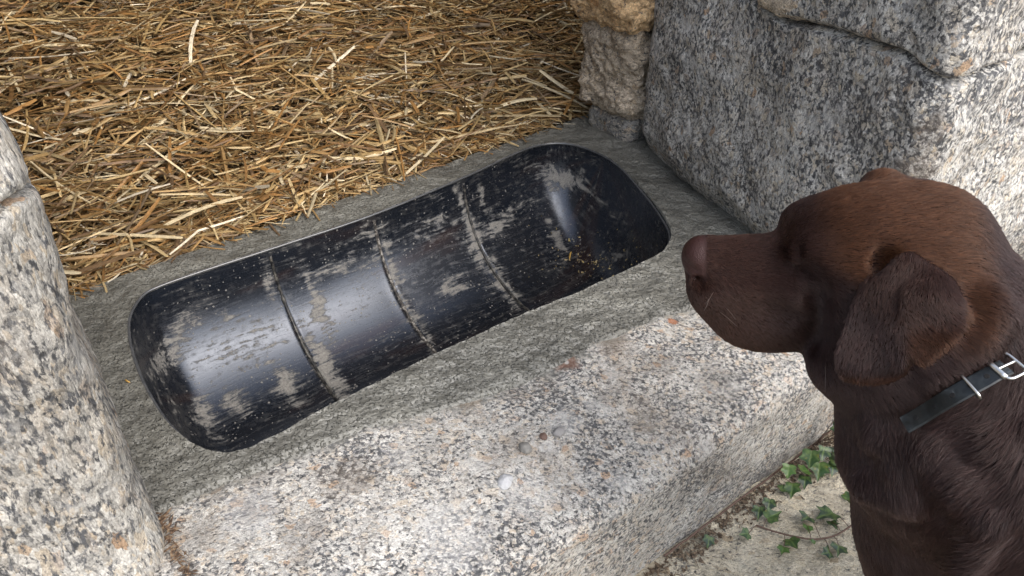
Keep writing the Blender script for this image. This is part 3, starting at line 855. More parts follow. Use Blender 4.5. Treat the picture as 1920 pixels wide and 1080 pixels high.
# ------------------------------------------------------------------ dog (signed-distance body, meshed with surface nets)
def cc(px_, py_, d):
    return np.array([(px_ - 960) / FPX * d, (540 - py_) / FPX * d, -d])
CM = np.stack([RX, UX, -FX], 1)              # camera axes -> world
def cw(P): return np.asarray(P) @ CM.T + CAMP
def wc(P): return (np.asarray(P) - CAMP) @ CM
UPC = wc(CAMP + np.array([0, 0, 1.0]))
HO = cc(1640, 462, .665)
Hn = np.array([-.975, 0.0, -.222]); Hn /= np.linalg.norm(Hn)
Hb = UPC - (UPC @ Hn) * Hn; Hb /= np.linalg.norm(Hb)
Hc = np.cross(Hb, Hn)
def H(a, b, c): return HO + (a * Hn + b * Hb + c * Hc) * .01
HR = np.stack([Hn, Hb, Hc], 1)

PR = []
def ell(c, r, k=.012, R=None, sub=False):
    c = np.asarray(c, float); r = np.asarray(r, float); R = np.eye(3) if R is None else R
    def f(P):
        q = (P - c) @ R
        k0 = np.sqrt(((q / r) ** 2).sum(-1)); k1 = np.sqrt(((q / r ** 2) ** 2).sum(-1))
        return k0 * (k0 - 1) / np.maximum(k1, 1e-6)
    m = r.max()
    PR.append((f, c - m, c + m, k, sub))
def hell(a, b, c, r, k=.012, sub=False): ell(H(a, b, c), np.array(r) * .01, k, HR, sub)
def cone(p, r1, q, r2, k=.012, sub=False):
    p = np.asarray(p, float); q = np.asarray(q, float)
    ba = q - p; L = ba @ ba
    def f(P):
        w = P - p
        t_ = np.clip((w @ ba) / L, 0, 1)
        return np.linalg.norm(w - t_[..., None] * ba, axis=-1) - (r1 + (r2 - r1) * t_)
    m = max(r1, r2)
    PR.append((f, np.minimum(p, q) - m, np.maximum(p, q) + m, k, sub))
def hcone(a, r1, b, r2, k=.012, sub=False): cone(H(*a), r1 * .01, H(*b), r2 * .01, k, sub)

def sdf(P):
    P = np.asarray(P, float)
    d = np.full(P.shape[:-1], 1.0)
    for f, lo, hi, k, sub in PR:
        e = f(P)
        if sub:
            h = np.clip(.5 - .5 * (d + e) / k, 0, 1)
            d = d * (1 - h) - e * h + k * h * (1 - h)
        else:
            h = np.clip(.5 + .5 * (e - d) / k, 0, 1)
            d = d * h + e * (1 - h) - k * h * (1 - h)
    return d
def trace(px_, py_, d0=.45, off=0.0):
    r = cc(px_, py_, 1.0); L = np.linalg.norm(r); t_ = d0
    for _ in range(120):
        s = float(sdf(r[None] * t_)[0]) - off
        t_ += s / L * .8
        if abs(s) < 2e-4: break
        if t_ > 2: break
    return r * t_

# head
hell(0, .2, 0, (8.2, 5.3, 6.1), .01)
hell(-4.4, .5, 0, (4.2, 4.2, 4.4), .014)
for s in (-1, 1):
    hell(5.4, 1.05, s * 2.6, (2.4, 2.0, 2.0), .012)
    hell(-.8, -3.3, s * 3.9, (5.6, 4.6, 2.9), .018)
    hcone((6.5, -3.4, s * 1.9), 2.7, (14.3, -3.5, s * 1.15), 2.0, .012)
    hell(8.4, -6.7, s * 2.1, (5.6, 3.8, 1.9), .012)
    hell(12.8, -4.6, s * 1.9, (2.8, 2.8, 1.5), .012)
hcone((5.5, -1.3, 0), 2.5, (14.8, -1.0, 0), 1.95, .012)
hcone((0, -7.0, 0), 3.2, (12.0, -7.0, 0), 1.9, .015)
hell(14.95, -.55, 0, (1.3, 1.3, 1.45), .012)
# far ear
hell(-1.2, 2.7, -5.5, (1.9, 1.8, 1.6), .012)
hell(-4.0, 1.9, -5.6, (2.4, 1.5, 1.3), .014)
hell(-1.8, -2.2, -6.9, (3.2, 5.5, .9), .012)
# near ear root
hell(-2.4, 1.3, 4.9, (3.4, 1.7, 1.2), .018)
# neck, chest, torso
NECK_I = len(PR)
cone(H(-3.5, -1.5, 0), .062, cc(1740, 618, .672), .088, .02)
cone(cc(1740, 618, .672), .088, cc(1795, 830, .70), .094, .025)
cone(cc(1795, 830, .70), .094, cc(1885, 1010, .785), .133, .035)
ell(cc(1582, 690, .69), (.028, .024, .03), .025)
ell(cc(1668, 858, .70), (.036, .034, .04), .02)
ell(cc(1700, 985, .75), (.040, .065, .05), .03)
chest_w = cw(cc(1885, 1010, .785))
def wpt(x, y, z): return wc(chest_w + np.array([x, y, z]))
cone(cc(1885, 1010, .785), .133, wpt(.36, .03, -.10), .135, .04)
gz = -chest_w[2]
for s in (-1, 1):
    cone(wpt(.06, s * .075 + .0, -.06), .058, wpt(.045, s * .075, gz + .20), .033, .03)
    cone(wpt(.045, s * .075, gz + .20), .033, wpt(.035, s * .075, gz + .035), .024, .01)
    ell(wpt(.015, s * .075, gz + .024), (.048, .026, .034), .012, R=None)
    ell(wpt(.40, s * .10, gz + .17), (.13, .12, .075), .03)
    cone(wpt(.44, s * .11, gz + .05), .04, wpt(.25, s * .12, gz + .028), .028, .02)
# folds of loose skin on the chest and neck
FOLDS = [[(1650, 812), (1745, 838), (1850, 826), (1915, 800)], [(1630, 905), (1700, 921), (1800, 908), (1915, 892)],
         [(1690, 872), (1790, 880), (1890, 862)], [(1905, 940), (1850, 965), (1815, 1050)], [(1790, 655), (1840, 600), (1850, 560)], [(1750, 700), (1830, 640), (1880, 590)]]
_tr = [[trace(*p) for p in L] for L in FOLDS]
for k, L in enumerate(_tr):
    rr = .014 if k < 4 else .009
    for p, q in zip(L[:-1], L[1:]):
        ins = lambda a: a * (1 + (rr * .40) / np.linalg.norm(a))
        cone(ins(p), rr, ins(q), rr, .014)
# creases and openings
_cr = [trace(*p_) for p_ in ((1512, 508), (1531, 556), (1524, 640))]
for p_, q_ in zip(_cr[:-1], _cr[1:]): cone(p_ * .996, .0075, q_ * .996, .0075, .010, True)   # crease between flews and cheek
hcone((7.2, .0, 3.0), .55, (6.0, -.7, 4.1), .40, .006, True)        # eye slit under the brow
for s in (-1, 1):
    hcone((16.6, -.8, s * 1.1), .22, (15.4, -1.2, s * 1.95), .25, .003, True)   # nostril
hcone((15.9, -2.1, 0), .2, (14.9, -2.3, 2.4), .35, .006, True)
for p_, r_, k_ in (((1425, 585), .012, .016), ((1470, 600), .010, .014)):
    a_ = trace(*p_); ell(a_ * (1 - .0075 / np.linalg.norm(a_)), (r_ * 1.5, r_ * .8, r_), k_, None, True)
_e2 = [trace(*p_) for p_ in ((1494, 452), (1497, 492), (1513, 514))]
for p_, q_ in zip(_e2[:-1], _e2[1:]): cone(p_ * .999, .0028, q_ * .999, .0028, .005, True)
_eo = trace(1652, 492); ell(_eo, (.0085, .014, .016), .006, None, True)     # ear opening
# near ear: a folded sheet, thickened
EAR_A = [[(1668, 506, .000), (1684, 490, .001), (1705, 486, .001), (1728, 500, .000)],
         [(1615, 548, .005), (1650, 540, .007), (1685, 545, .006), (1718, 560, .002)],
         [(1588, 612, .009), (1625, 612, .014), (1665, 616, .011), (1702, 620, .004)],
         [(1570, 668, .010), (1608, 678, .016), (1655, 682, .013), (1697, 672, .004)],
         [(1578, 702, .007), (1612, 712, .012), (1655, 712, .010), (1692, 692, .004)]]
EAR_B = [[(1702, 512, .001), (1738, 506, .002), (1778, 532, .001)],
         [(1694, 562, .012), (1746, 553, .012), (1804, 580, .004)],
         [(1689, 610, .024), (1746, 603, .021), (1800, 614, .009)],
         [(1693, 648, .027), (1738, 643, .025), (1772, 643, .015)],
         [(1712, 668, .027), (1724, 678, .027), (1740, 670, .022)]]
def ear_pts(G):
    E_ = np.zeros((5, len(G[0]), 3))
    for i in range(5):
        for j in range(len(G[0])):
            x_, y_, of = G[i][j]
            ds = -trace(x_, y_)[2]
            d = ds - of if i < 2 else min(ds - .005, .632 - of)
            E_[i, j] = cc(x_, y_, d)
    return E_
def cr_interp(A, n):
    m = len(A); x = np.linspace(0, m - 1, n); i = np.clip(np.floor(x).astype(int), 0, m - 2); f_ = (x - i).reshape((-1,) + (1,) * (A.ndim - 1))
    p0, p1, p2, p3 = A[np.maximum(i - 1, 0)], A[i], A[i + 1], A[np.minimum(i + 2, m - 1)]
    return .5 * (2 * p1 + (p2 - p0) * f_ + (2 * p0 - 5 * p1 + 4 * p2 - p3) * f_ ** 2 + (3 * p1 - p0 - 3 * p2 + p3) * f_ ** 3)
EPS = []
for G_ in (EAR_A, EAR_B):
    ES = cr_interp(ear_pts(G_), 70)
    EPS.append(cr_interp(np.swapaxes(ES, 0, 1), 60).reshape(-1, 3))
EP = np.vstack(EPS)
VOX = .003
lo = np.min([p[1] for p in PR], 0) - .02; hi = np.max([p[2] for p in PR], 0) + .02
def field(lo, hi, vox):
    n = np.ceil((hi - lo) / vox).astype(int)
    D = np.full(n, 1.0, np.float32)
    ax = [lo[i] + vox * np.arange(n[i]) for i in range(3)]
    for f, l, h_, k, sub in PR:
        m = k * 1.6 + vox * 3 + (.03 if not sub else 0)
        i0 = np.maximum(0, np.floor((l - m - lo) / vox).astype(int)); i1 = np.minimum(n, np.ceil((h_ + m - lo) / vox).astype(int))
        if (i1 <= i0).any(): continue
        sl = tuple(slice(a, b) for a, b in zip(i0, i1))
        G = np.stack(np.meshgrid(*[ax[j][sl[j]] for j in range(3)], indexing='ij'), -1)
        e = f(G).astype(np.float32); d = D[sl]
        if sub:
            hh = np.clip(.5 - .5 * (d + e) / k, 0, 1); D[sl] = d * (1 - hh) - e * hh + k * hh * (1 - hh)
        else:
            hh = np.clip(.5 + .5 * (e - d) / k, 0, 1); D[sl] = d * hh + e * (1 - hh) - k * hh * (1 - hh)
    # ear sheet
    l, h_ = EP.min(0) - .012, EP.max(0) + .012
    i0 = np.maximum(0, np.floor((l - lo) / vox).astype(int)); i1 = np.minimum(n, np.ceil((h_ - lo) / vox).astype(int))
    sl = tuple(slice(a, b) for a, b in zip(i0, i1))
    G = np.stack(np.meshgrid(*[ax[j][sl[j]] for j in range(3)], indexing='ij'), -1).reshape(-1, 3).astype(np.float32)
    E = EP.astype(np.float32); e2 = (E ** 2).sum(1)
    e = np.empty(len(G), np.float32)
    for s in range(0, len(G), 4000):
        g_ = G[s:s + 4000]
        e[s:s + 4000] = np.sqrt(np.maximum(((g_ ** 2).sum(1)[:, None] + e2[None] - 2 * g_ @ E.T).min(1), 0))
    e = (e - .0031).reshape(D[sl].shape)
    k = .005; d = D[sl]
    hh = np.clip(.5 + .5 * (e - d) / k, 0, 1); D[sl] = d * hh + e * (1 - hh) - k * hh * (1 - hh)
    return D
def surface_nets(D, lo, vox):
    n = np.array(D.shape); s = D < 0
    c = np.zeros(n - 1, np.int8)
    for dx in (0, 1):
        for dy in (0, 1):
            for dz in (0, 1):
                c += s[dx:n[0] - 1 + dx, dy:n[1] - 1 + dy, dz:n[2] - 1 + dz]
    act = (c > 0) & (c < 8)
    I = np.argwhere(act); idx = np.full(n - 1, -1, np.int64); idx[act] = np.arange(len(I))
    acc = np.zeros((len(I), 3)); cnt = np.zeros(len(I))
    corners = [(a, b, g_) for a in (0, 1) for b in (0, 1) for g_ in (0, 1)]
    for ca in corners:
        for axx in range(3):
            if ca[axx]: continue
            cb = list(ca); cb[axx] = 1
            A_ = I + ca; B_ = I + cb
            da = D[A_[:, 0], A_[:, 1], A_[:, 2]].astype(float); db = D[B_[:, 0], B_[:, 1], B_[:, 2]].astype(float)
            m = (da < 0) != (db < 0)
            tt = da[m] / (da[m] - db[m])
            p = np.repeat(np.array(ca, float)[None], m.sum(), 0); p[:, axx] += tt
            acc[m] += p; cnt[m] += 1
    V = (I + acc / cnt[:, None]) * vox + lo
    Fs = []
    for axx in range(3):
        b1, b2 = (axx + 1) % 3, (axx + 2) % 3
        A_ = np.argwhere(np.take(s, range(0, n[axx] - 1), axx) != np.take(s, range(1, n[axx]), axx))
        A_ = A_[(A_[:, b1] > 0) & (A_[:, b2] > 0) & (A_[:, b1] < n[b1] - 1) & (A_[:, b2] < n[b2] - 1)]
        o1 = np.zeros(3, int); o1[b1] = 1; o2 = np.zeros(3, int); o2[b2] = 1
        q = [idx[tuple(x.T)] for x in (A_ - o1 - o2, A_ - o2, A_, A_ - o1)]
        f = np.stack(q, 1)
        ins = s[tuple(A_.T)]
        f[~ins] = f[~ins][:, ::-1]
        Fs.append(f)
    F = np.vstack(Fs)
    return V, F[(F >= 0).all(1)]
D = field(lo, hi, VOX)
DV, DF = surface_nets(D, lo, VOX)
# light smoothing
e = np.vstack([DF[:, [0, 1]], DF[:, [1, 2]], DF[:, [2, 3]], DF[:, [3, 0]]])
deg = np.bincount(e.ravel(), minlength=len(DV))[:, None]
for _ in range(3):
    acc = np.zeros_like(DV)
    for k in range(3):
        acc[:, k] = np.bincount(e[:, 0], DV[e[:, 1], k], len(DV)) + np.bincount(e[:, 1], DV[e[:, 0], k], len(DV))
    DV = .5 * DV + .5 * acc / np.maximum(deg, 1)
del D
DW = cw(DV)
DOG0 = np.array([chest_w[0] + .15, chest_w[1], 0.0])
me = mesh_np('dog', DW - DOG0, DF)
# outward check
fn = np.cross(DW[DF[:, 1]] - DW[DF[:, 0]], DW[DF[:, 2]] - DW[DF[:, 0]])
if (fn * (DW[DF[:, 0]] - DW.mean(0))).sum() < 0:
    me.flip_normals(); DF = DF[:, ::-1]; fn = -fn
hl = (DV - HO) @ HR * 100            # head coordinates, cm
dpx, dpy = 960 + FPX * DV[:, 0] / -DV[:, 2], 540 - FPX * DV[:, 1] / -DV[:, 2]
nose_w = sstep(14.3, 14.9, hl[:, 0] + .35 * np.clip(hl[:, 1], -1, 1) * 0) * sstep(-2.3, -1.9, hl[:, 1])
COAT = np.array([.0165, .0085, .0074])
vc = np.repeat(COAT[None], len(DV), 0)
vc = vc * (1 - nose_w[:, None]) + np.array([.036, .0140, .0115]) * nose_w[:, None]
attr_c(me, 'tint', vc); attr_f(me, 'nose', nose_w)
t = NT('dog_skin')
oc = t.tc.outputs['Object']
nw = t.attr('nose').outputs['Fac']
n = t.noise(oc, 900, 3, .6); v_ = t.vor(oc, 900)
t.set(Base_Color=t.attr('tint').outputs['Color'], Roughness=t.math('MULTIPLY_ADD', nw, -.40, .85), Normal=t.bump(v_.outputs['Distance'], .6, .0010))
t.lk(t.math('MULTIPLY_ADD', nw, .26, .06), t.b.inputs['Specular IOR Level'])
dog = link('dog', me, t.m)
dog.location = DOG0
tag(dog, 'chocolate brown short-haired dog with a folded ear and black collar, gazing at the trough', 'dog')

# fur: short strands lying along the coat
def in_tri(): pass
tri = np.vstack([DF[:, [0, 1, 2]], DF[:, [0, 2, 3]]])
A_, B_, C_ = DV[tri[:, 0]], DV[tri[:, 1]], DV[tri[:, 2]]
tn = np.cross(B_ - A_, C_ - A_); area = np.linalg.norm(tn, axis=1) * .5
tn = tn / np.maximum(2 * area[:, None], 1e-12)
if (tn * (A_ - DV.mean(0))).sum() < 0: tn = -tn
cen = (A_ + B_ + C_) / 3
cx_, cy_ = 960 + FPX * cen[:, 0] / -cen[:, 2], 540 - FPX * cen[:, 1] / -cen[:, 2]
facing = -(tn * cen).sum(1) / np.linalg.norm(cen, axis=1)
inview = (cx_ > 1240) & (cx_ < 1990) & (cy_ < 1150)
wgt = area * np.where(inview, np.where(facing > -.35, 1.0, .15), .12)
hcz = (cen - HO) @ HR * 100
is_head = hcz[:, 0] > -6
wgt *= np.where(is_head & inview, 1.7, 1.0)
wgt *= np.where((hcz[:, 0] > 14.6) & (hcz[:, 1] > -2.1), 0.0, 1.0)
# smooth vertex normals
vnrm = np.zeros_like(DV)
for k in range(3):
    for j in range(3):
        vnrm[:, j] += np.bincount(tri[:, k], tn[:, j] * area, len(DV))
vnrm /= np.maximum(np.linalg.norm(vnrm, axis=1)[:, None], 1e-12)
NH = 360000
ti = rng.choice(len(tri), NH, p=wgt / wgt.sum())
r1, r2 = np.sqrt(rng.random(NH)), rng.random(NH)
w0, w1, w2 = 1 - r1, r1 * (1 - r2), r1 * r2
RP = A_[ti] * w0[:, None] + B_[ti] * w1[:, None] + C_[ti] * w2[:, None]
RN = vnrm[tri[ti, 0]] * w0[:, None] + vnrm[tri[ti, 1]] * w1[:, None] + vnrm[tri[ti, 2]] * w2[:, None]
RN /= np.linalg.norm(RN, axis=1)[:, None]
hh = (RP - HO) @ HR * 100
rpx, rpy = 960 + FPX * RP[:, 0] / -RP[:, 2], 540 - FPX * RP[:, 1] / -RP[:, 2]
NOSE = H(16.5, -.6, 0)
d_head = RP - NOSE
d_head /= np.linalg.norm(d_head, axis=1)[:, None]
cheek = sstep(9, 3, hh[:, 0]) * sstep(1.0, -2.5, hh[:, 1])
d_head = d_head + cheek[:, None] * np.array([.15, -.75, 0.])
d_neck = np.array([.55, -.80, -.1])[None] + 0 * RP
nz = np.stack([fbm(RP * 14 + 3, 2), fbm(RP * 14 + 31, 2)], 1)
ang = np.pi * (-.56) + 1.5 * nz[:, 0] + .35 * np.sin((rpx - 1600) / 55.)
d_body = np.stack([np.cos(ang), np.sin(ang), -.15 + 0 * ang], 1)
wn_ = sstep(-4, -9, hh[:, 0]) + sstep(-8, -11, hh[:, 1]) * sstep(4, 0, hh[:, 0]); wn_ = np.clip(wn_, 0, 1)
wb_ = sstep(700, 800, rpy + .45 * (rpx - 1700))
d = d_head * (1 - wn_)[:, None] + d_neck * wn_[:, None]
d = d * (1 - wb_)[:, None] + d_body * wb_[:, None]
# near-ear strands run down the flap
ekeep = (rpx > 1560) & (rpx < 1805) & (rpy > 470) & (rpy < 720)
from mathutils.kdtree import KDTree
kd = KDTree(len(EP))
for i, p in enumerate(EP): kd.insert(p, i)
kd.balance()
we = np.zeros(NH)
for i in np.nonzero(ekeep)[0]:
    dist = kd.find(RP[i])[2]
    we[i] = 1.0 if dist < .006 else 0.0
fold = sstep(1688, 1705, rpx) * sstep(540, 580, rpy)
d_ear = np.stack([-.25 + .9 * fold + .4 * sstep(1640, 1700, rpx) * 0, -1 + .3 * fold, 0 * fold], 1)
d = d * (1 - we)[:, None] + d_ear * we[:, None]
CL = (np.floor(RP / .0021).astype(np.int64) * np.array([73856093, 19349663, 83492791])).sum(1) % 4096
cl_dir = rng.normal(0, 1, (4096, 3)); cl_val = rng.normal(0, 1, 4096)
d = d + .11 * cl_dir[CL] + rng.normal(0, .07, d.shape) + .25 * np.stack([fbm(RP * 60 + q_, 2) for q_ in (1, 9, 17)], 1)
d = d - (d * RN).sum(1)[:, None] * RN
d /= np.maximum(np.linalg.norm(d, axis=1)[:, None], 1e-6)
ln = np.where(hh[:, 0] > 6, .0040, .0060) + sstep(3, -9, hh[:, 0]) * .004 + wb_ * .006
ln = np.where(we > .5, .0055, ln) * rng.uniform(.65, 1.3, NH)
lift = np.where(hh[:, 0] > 6, .26, .24) + .03 * rng.normal(0, 1, NH) + wb_ * .03 + .03 * cl_val[CL]
KH = 4
sH = np.linspace(0, 1, KH)
tip = d * np.cos(lift)[:, None] + RN * np.sin(lift)[:, None]
pts = RP[:, None] - RN[:, None] * .0001 + tip[:, None] * (ln[:, None] * sH)[..., None] - RN[:, None] * (ln[:, None] * .10 * sH ** 2)[..., None]
pts += (np.cross(tip, RN)[:, None] * (rng.normal(0, .08, NH)[:, None] * ln[:, None] * sH ** 2)[..., None])
ptsw = cw(pts.reshape(-1, 3)) - DOG0
cur = bpy.data.hair_curves.new('fur')
cur.add_curves([KH] * NH)
cur.position_data.foreach_set('vector', ptsw.astype(np.float32).ravel())
ra = cur.attributes.get('radius') or cur.attributes.new('radius', 'FLOAT', 'POINT')
rad = (np.where(hh[:, 0] > 5, .00014, .00019) + wb_ * .00006)[:, None] * np.array([1.0, .95, .75, .25])[None]
ra.data.foreach_set('value', rad.astype(np.float32).ravel())
# fur tint: sky-lit warmth painted in on crown and ear fringe, darker elsewhere
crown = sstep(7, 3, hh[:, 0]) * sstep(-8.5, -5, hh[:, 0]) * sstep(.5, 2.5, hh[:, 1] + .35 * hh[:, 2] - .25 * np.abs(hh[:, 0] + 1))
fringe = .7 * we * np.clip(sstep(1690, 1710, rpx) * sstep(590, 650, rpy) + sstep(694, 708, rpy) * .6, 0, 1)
lit_warm = np.clip((1 - .8 * we) * .85 * crown + .8 * fringe + .25 * sstep(5, 12, hh[:, 0]), 0, 1)
tint = np.array([.0225, .0118, .0103])[None] * (1 - lit_warm)[:, None] + np.array([.064, .0265, .0125])[None] * lit_warm[:, None]
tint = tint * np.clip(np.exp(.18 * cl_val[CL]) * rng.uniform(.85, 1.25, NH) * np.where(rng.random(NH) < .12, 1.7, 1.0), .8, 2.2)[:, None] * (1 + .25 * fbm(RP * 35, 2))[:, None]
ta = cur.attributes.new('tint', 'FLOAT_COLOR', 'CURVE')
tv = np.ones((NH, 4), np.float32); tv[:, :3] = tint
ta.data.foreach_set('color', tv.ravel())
m = bpy.data.materials.new('fur'); m.use_nodes = True
fn_, fl_ = m.node_tree.nodes, m.node_tree.links
fn_.clear()
fo = fn_.new('ShaderNodeOutputMaterial'); fh = fn_.new('ShaderNodeBsdfHairPrincipled')
fh.parametrization = 'COLOR'
fa = fn_.new('ShaderNodeAttribute'); fa.attribute_name = 'tint'
fl_.new(fa.outputs['Color'], fh.inputs['Color'])
fh.inputs['Roughness'].default_value = .30
fh.inputs['Radial Roughness'].default_value = .5
fh.inputs['Coat'].default_value = .0
fh.inputs['IOR'].default_value = 1.45
fd = fn_.new('ShaderNodeBsdfDiffuse'); fx = fn_.new('ShaderNodeMixShader'); fx.inputs[0].default_value = .56
fl_.new(fa.outputs['Color'], fd.inputs['Color'])
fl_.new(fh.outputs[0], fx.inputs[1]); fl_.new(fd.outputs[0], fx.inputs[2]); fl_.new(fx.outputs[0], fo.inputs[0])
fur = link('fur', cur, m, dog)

# eye
t = NT('dog_eye'); n = t.noise(t.tc.outputs['Object'], 200, 2)
t.set(Base_Color=t.mix(n.outputs[0], (.008, .005, .004), (.02, .010, .006)), Roughness=.08); M_EYE = t.m
for s in (1, -1):
    bm = bmesh.new(); bmesh.ops.create_uvsphere(bm, u_segments=24, v_segments=16, radius=.0085)
    me = bpy.data.meshes.new('eye'); bm.to_mesh(me); bm.free()
    for p_ in me.polygons: p_.use_smooth = True
    o = link('eye', me, M_EYE, dog); o.location = cw(H(6.8, -.3, s * 1.85)) - DOG0
# whiskers
t = NT('whisker_hair'); n = t.noise(t.tc.outputs['Object'], 200, 2)
t.set(Base_Color=t.mix(n.outputs[0], (.09, .065, .05), (.16, .12, .10)), Roughness=.4); M_WH = t.m
WH = [((1330, 560), (1320, 583), .006), ((1350, 585), (1382, 612), .008), ((1362, 578), (1380, 600), .008), ((1338, 548), (1322, 570), .008), 
      ((1545, 640), (1547, 735), .012), ((1497, 668), (1512, 690), .006), ((1507, 664), (1535, 700), .010)]
for p, q_, o_ in WH:
    a_ = trace(*p); b_ = cc(q_[0], q_[1], -a_[2] - o_); mid = (a_ + b_) / 2 + np.array([.0, .0, .002])
    ptsc = np.array([a_, (a_ + mid) / 2 + [0, .0004, 0], mid, (mid + b_) / 2, b_])
    link('whisker', tube_mesh('whisker', cw(ptsc) - DOG0, np.array([.00017, .00016, .00014, .00012, .00008]), 5), M_WH, dog)

# ------------------------------------------------------------------ collar
NK0, NK1 = cc(1748, 690, .682), cc(1795, 830, .70)
c_pts = [trace(1640, 748), trace(1740, 757), trace(1893, 672)]
c_pts[0] = cc(1585, 742, .675)
c_pts[2] = cc(1938, 650, .675)
pn = np.cross(c_pts[1] - c_pts[0], c_pts[2] - c_pts[0]); pn /= np.linalg.norm(pn)
if pn[1] < 0: pn = -pn                                    # strap width direction, up the neck
cen0 = (c_pts[0] + c_pts[2]) / 2
ax0 = c_pts[1] - cen0; 
e1 = c_pts[1] - cen0; e1 -= (e1 @ pn) * pn; e1 /= np.linalg.norm(e1); e2_ = np.cross(pn, e1)
ring = []
for a_ in np.linspace(0, 2 * math.pi, 96, endpoint=False):
    dr_ = e1 * math.cos(a_) + e2_ * math.sin(a_)
    rs = np.linspace(.02, .16, 140)
    q_ = cen0[None] + dr_[None] * rs[:, None]
    s_ = np.minimum(PR[NECK_I][0](q_), PR[NECK_I + 1][0](q_)) + .0022
    k = int(np.argmax(s_ > .0015))
    ring.append(rs[k])
ring = np.array(ring)
for _ in range(6): ring = (np.roll(ring, 1) + ring * 2 + np.roll(ring, -1)) / 4
angs = np.linspace(0, 2 * math.pi, 96, endpoint=False)
RC = cen0[None] + (e1[None] * np.cos(angs)[:, None] + e2_[None] * np.sin(angs)[:, None]) * (ring + .0015)[:, None]
def strap_mesh(name, ctr, nrm, wdir, width, thick, closed=False):
    n = len(ctr); hw, ht = width / 2, thick / 2; c_ = min(ht * .8, hw * .2)
    prof = [(-hw, -ht + c_), (-hw, ht - c_), (-hw + c_, ht), (hw - c_, ht), (hw, ht - c_), (hw, -ht + c_), (hw - c_, -ht), (-hw + c_, -ht)]
    V = np.stack([ctr + wdir * a + nrm * b for a, b in prof], 1).reshape(-1, 3)
    m_ = len(prof)
    I, J = np.meshgrid(np.arange(n if closed else n - 1), np.arange(m_), indexing='ij')
    F = [tuple(x) for x in np.stack([I * m_ + J, I * m_ + (J + 1) % m_, ((I + 1) % n) * m_ + (J + 1) % m_, ((I + 1) % n) * m_ + J], -1).reshape(-1, 4).tolist()]
    if not closed:
        F += [tuple(range(m_)), tuple((n - 1) * m_ + j for j in range(m_ - 1, -1, -1))]
    me = bpy.data.meshes.new(name); me.from_pydata(V.tolist(), [], F); me.validate()
    bmx = bmesh.new(); bmx.from_mesh(me); bmesh.ops.recalc_face_normals(bmx, faces=bmx.faces); bmx.to_mesh(me); bmx.free()
    return me
t = NT('collar_leather'); oc = t.tc.outputs['Object']; n = t.noise(oc, 70, 4, .65); n2 = t.noise(oc, 500, 3)
t.set(Base_Color=t.ramp(n.outputs[0], [(.47, (.006, .008, .009)), (.62, (.015, .019, .021)), (.74, (.08, .09, .095))]), Roughness=t.ramp(n.outputs[0], [(.4, .30), (.7, .55)]), Normal=t.bump(n2.outputs[0], .2, .0006)); M_COL = t.m
t = NT('steel'); n = t.noise(t.tc.outputs['Object'], 150, 2)
t.set(Base_Color=t.mix(n.outputs[0], (.55, .54, .50), (.75, .74, .70)), Metallic=1.0, Roughness=.28); M_STEEL = t.m
t = NT('hole_dark'); n = t.noise(t.tc.outputs['Object'], 300, 2)
t.set(Base_Color=t.mix(n.outputs[0], (.002, .002, .002), (.006, .005, .005)), Roughness=.9); M_HOLE = t.m
COL0 = cw(cen0)
RN_ = RC - cen0; RN_ -= (RN_ @ pn)[:, None] * pn; RN_ /= np.linalg.norm(RN_, axis=1)[:, None]
collar = link('collar', strap_mesh('collar', cw(RC) - DOG0, RN_ @ CM.T, np.repeat((CM @ pn)[None], len(RC), 0), .0165, .003, True), M_COL, dog)
collar['label'] = 'black leather collar with a steel buckle and loop'
# loose strap end lying over the collar
FL = np.array([trace(1886, 688, off=.007), trace(1864, 699, off=.008), trace(1838, 714, off=.009), trace(1806, 731, off=.010), trace(1770, 752, off=.010), trace(1735, 774, off=.011), trace(1696, 797, off=.014)])
FL = cr_interp(FL, 40)
Tn = np.gradient(FL, axis=0); Tn /= np.linalg.norm(Tn, axis=1)[:, None]
view = -FL / np.linalg.norm(FL, axis=1)[:, None]
nrm = view * .8 + np.array([0, .45, 0]); nrm -= (nrm * Tn).sum(1)[:, None] * Tn; nrm /= np.linalg.norm(nrm, axis=1)[:, None]
wd_ = np.cross(nrm, Tn)
strap = link('strap_end', strap_mesh('strap_end', cw(FL) - DOG0, nrm @ CM.T, wd_ @ CM.T, .0152, .0026), M_COL, collar)
bm = bmesh.new()
for f_ in (.27, .44, .60, .76, .92):
    i = int(f_ * 39); p = cw(FL[i] + nrm[i] * .00155); N3 = Vector(CM @ nrm[i])
    mt = Matrix.Translation(Vector(p - DOG0)) @ N3.to_track_quat('Z', 'Y').to_matrix().to_4x4()
    bmesh.ops.create_cone(bm, cap_ends=True, segments=16, radius1=.0021, radius2=.0019, depth=.0003, matrix=mt)
me = bpy.data.meshes.new('holes'); bm.to_mesh(me); bm.free()
link('hole_shade_discs', me, M_HOLE, collar)  # dark discs laid on the strap, painting the shade inside its holes
def loop_wire(i, hw, ht, r, up, name, parent, shift=0.0):
    c0 = FL[i] + Tn[i] * shift + nrm[i] * up
    an = np.linspace(0, 2 * math.pi, 48, endpoint=False)
    sx = np.sign(np.cos(an)) * np.abs(np.cos(an)) ** .35 * hw; sy = np.sign(np.sin(an)) * np.abs(np.sin(an)) ** .5 * ht
    P_ = c0[None] + wd_[i][None] * sx[:, None] + nrm[i][None] * sy[:, None]
    return link(name, tube_mesh(name, cw(P_) - DOG0, r, 10, closed=True), M_STEEL, parent)
loop_wire(int(.45 * 39), .0108, .0045, .0011, -.001, 'keeper_loop', collar)
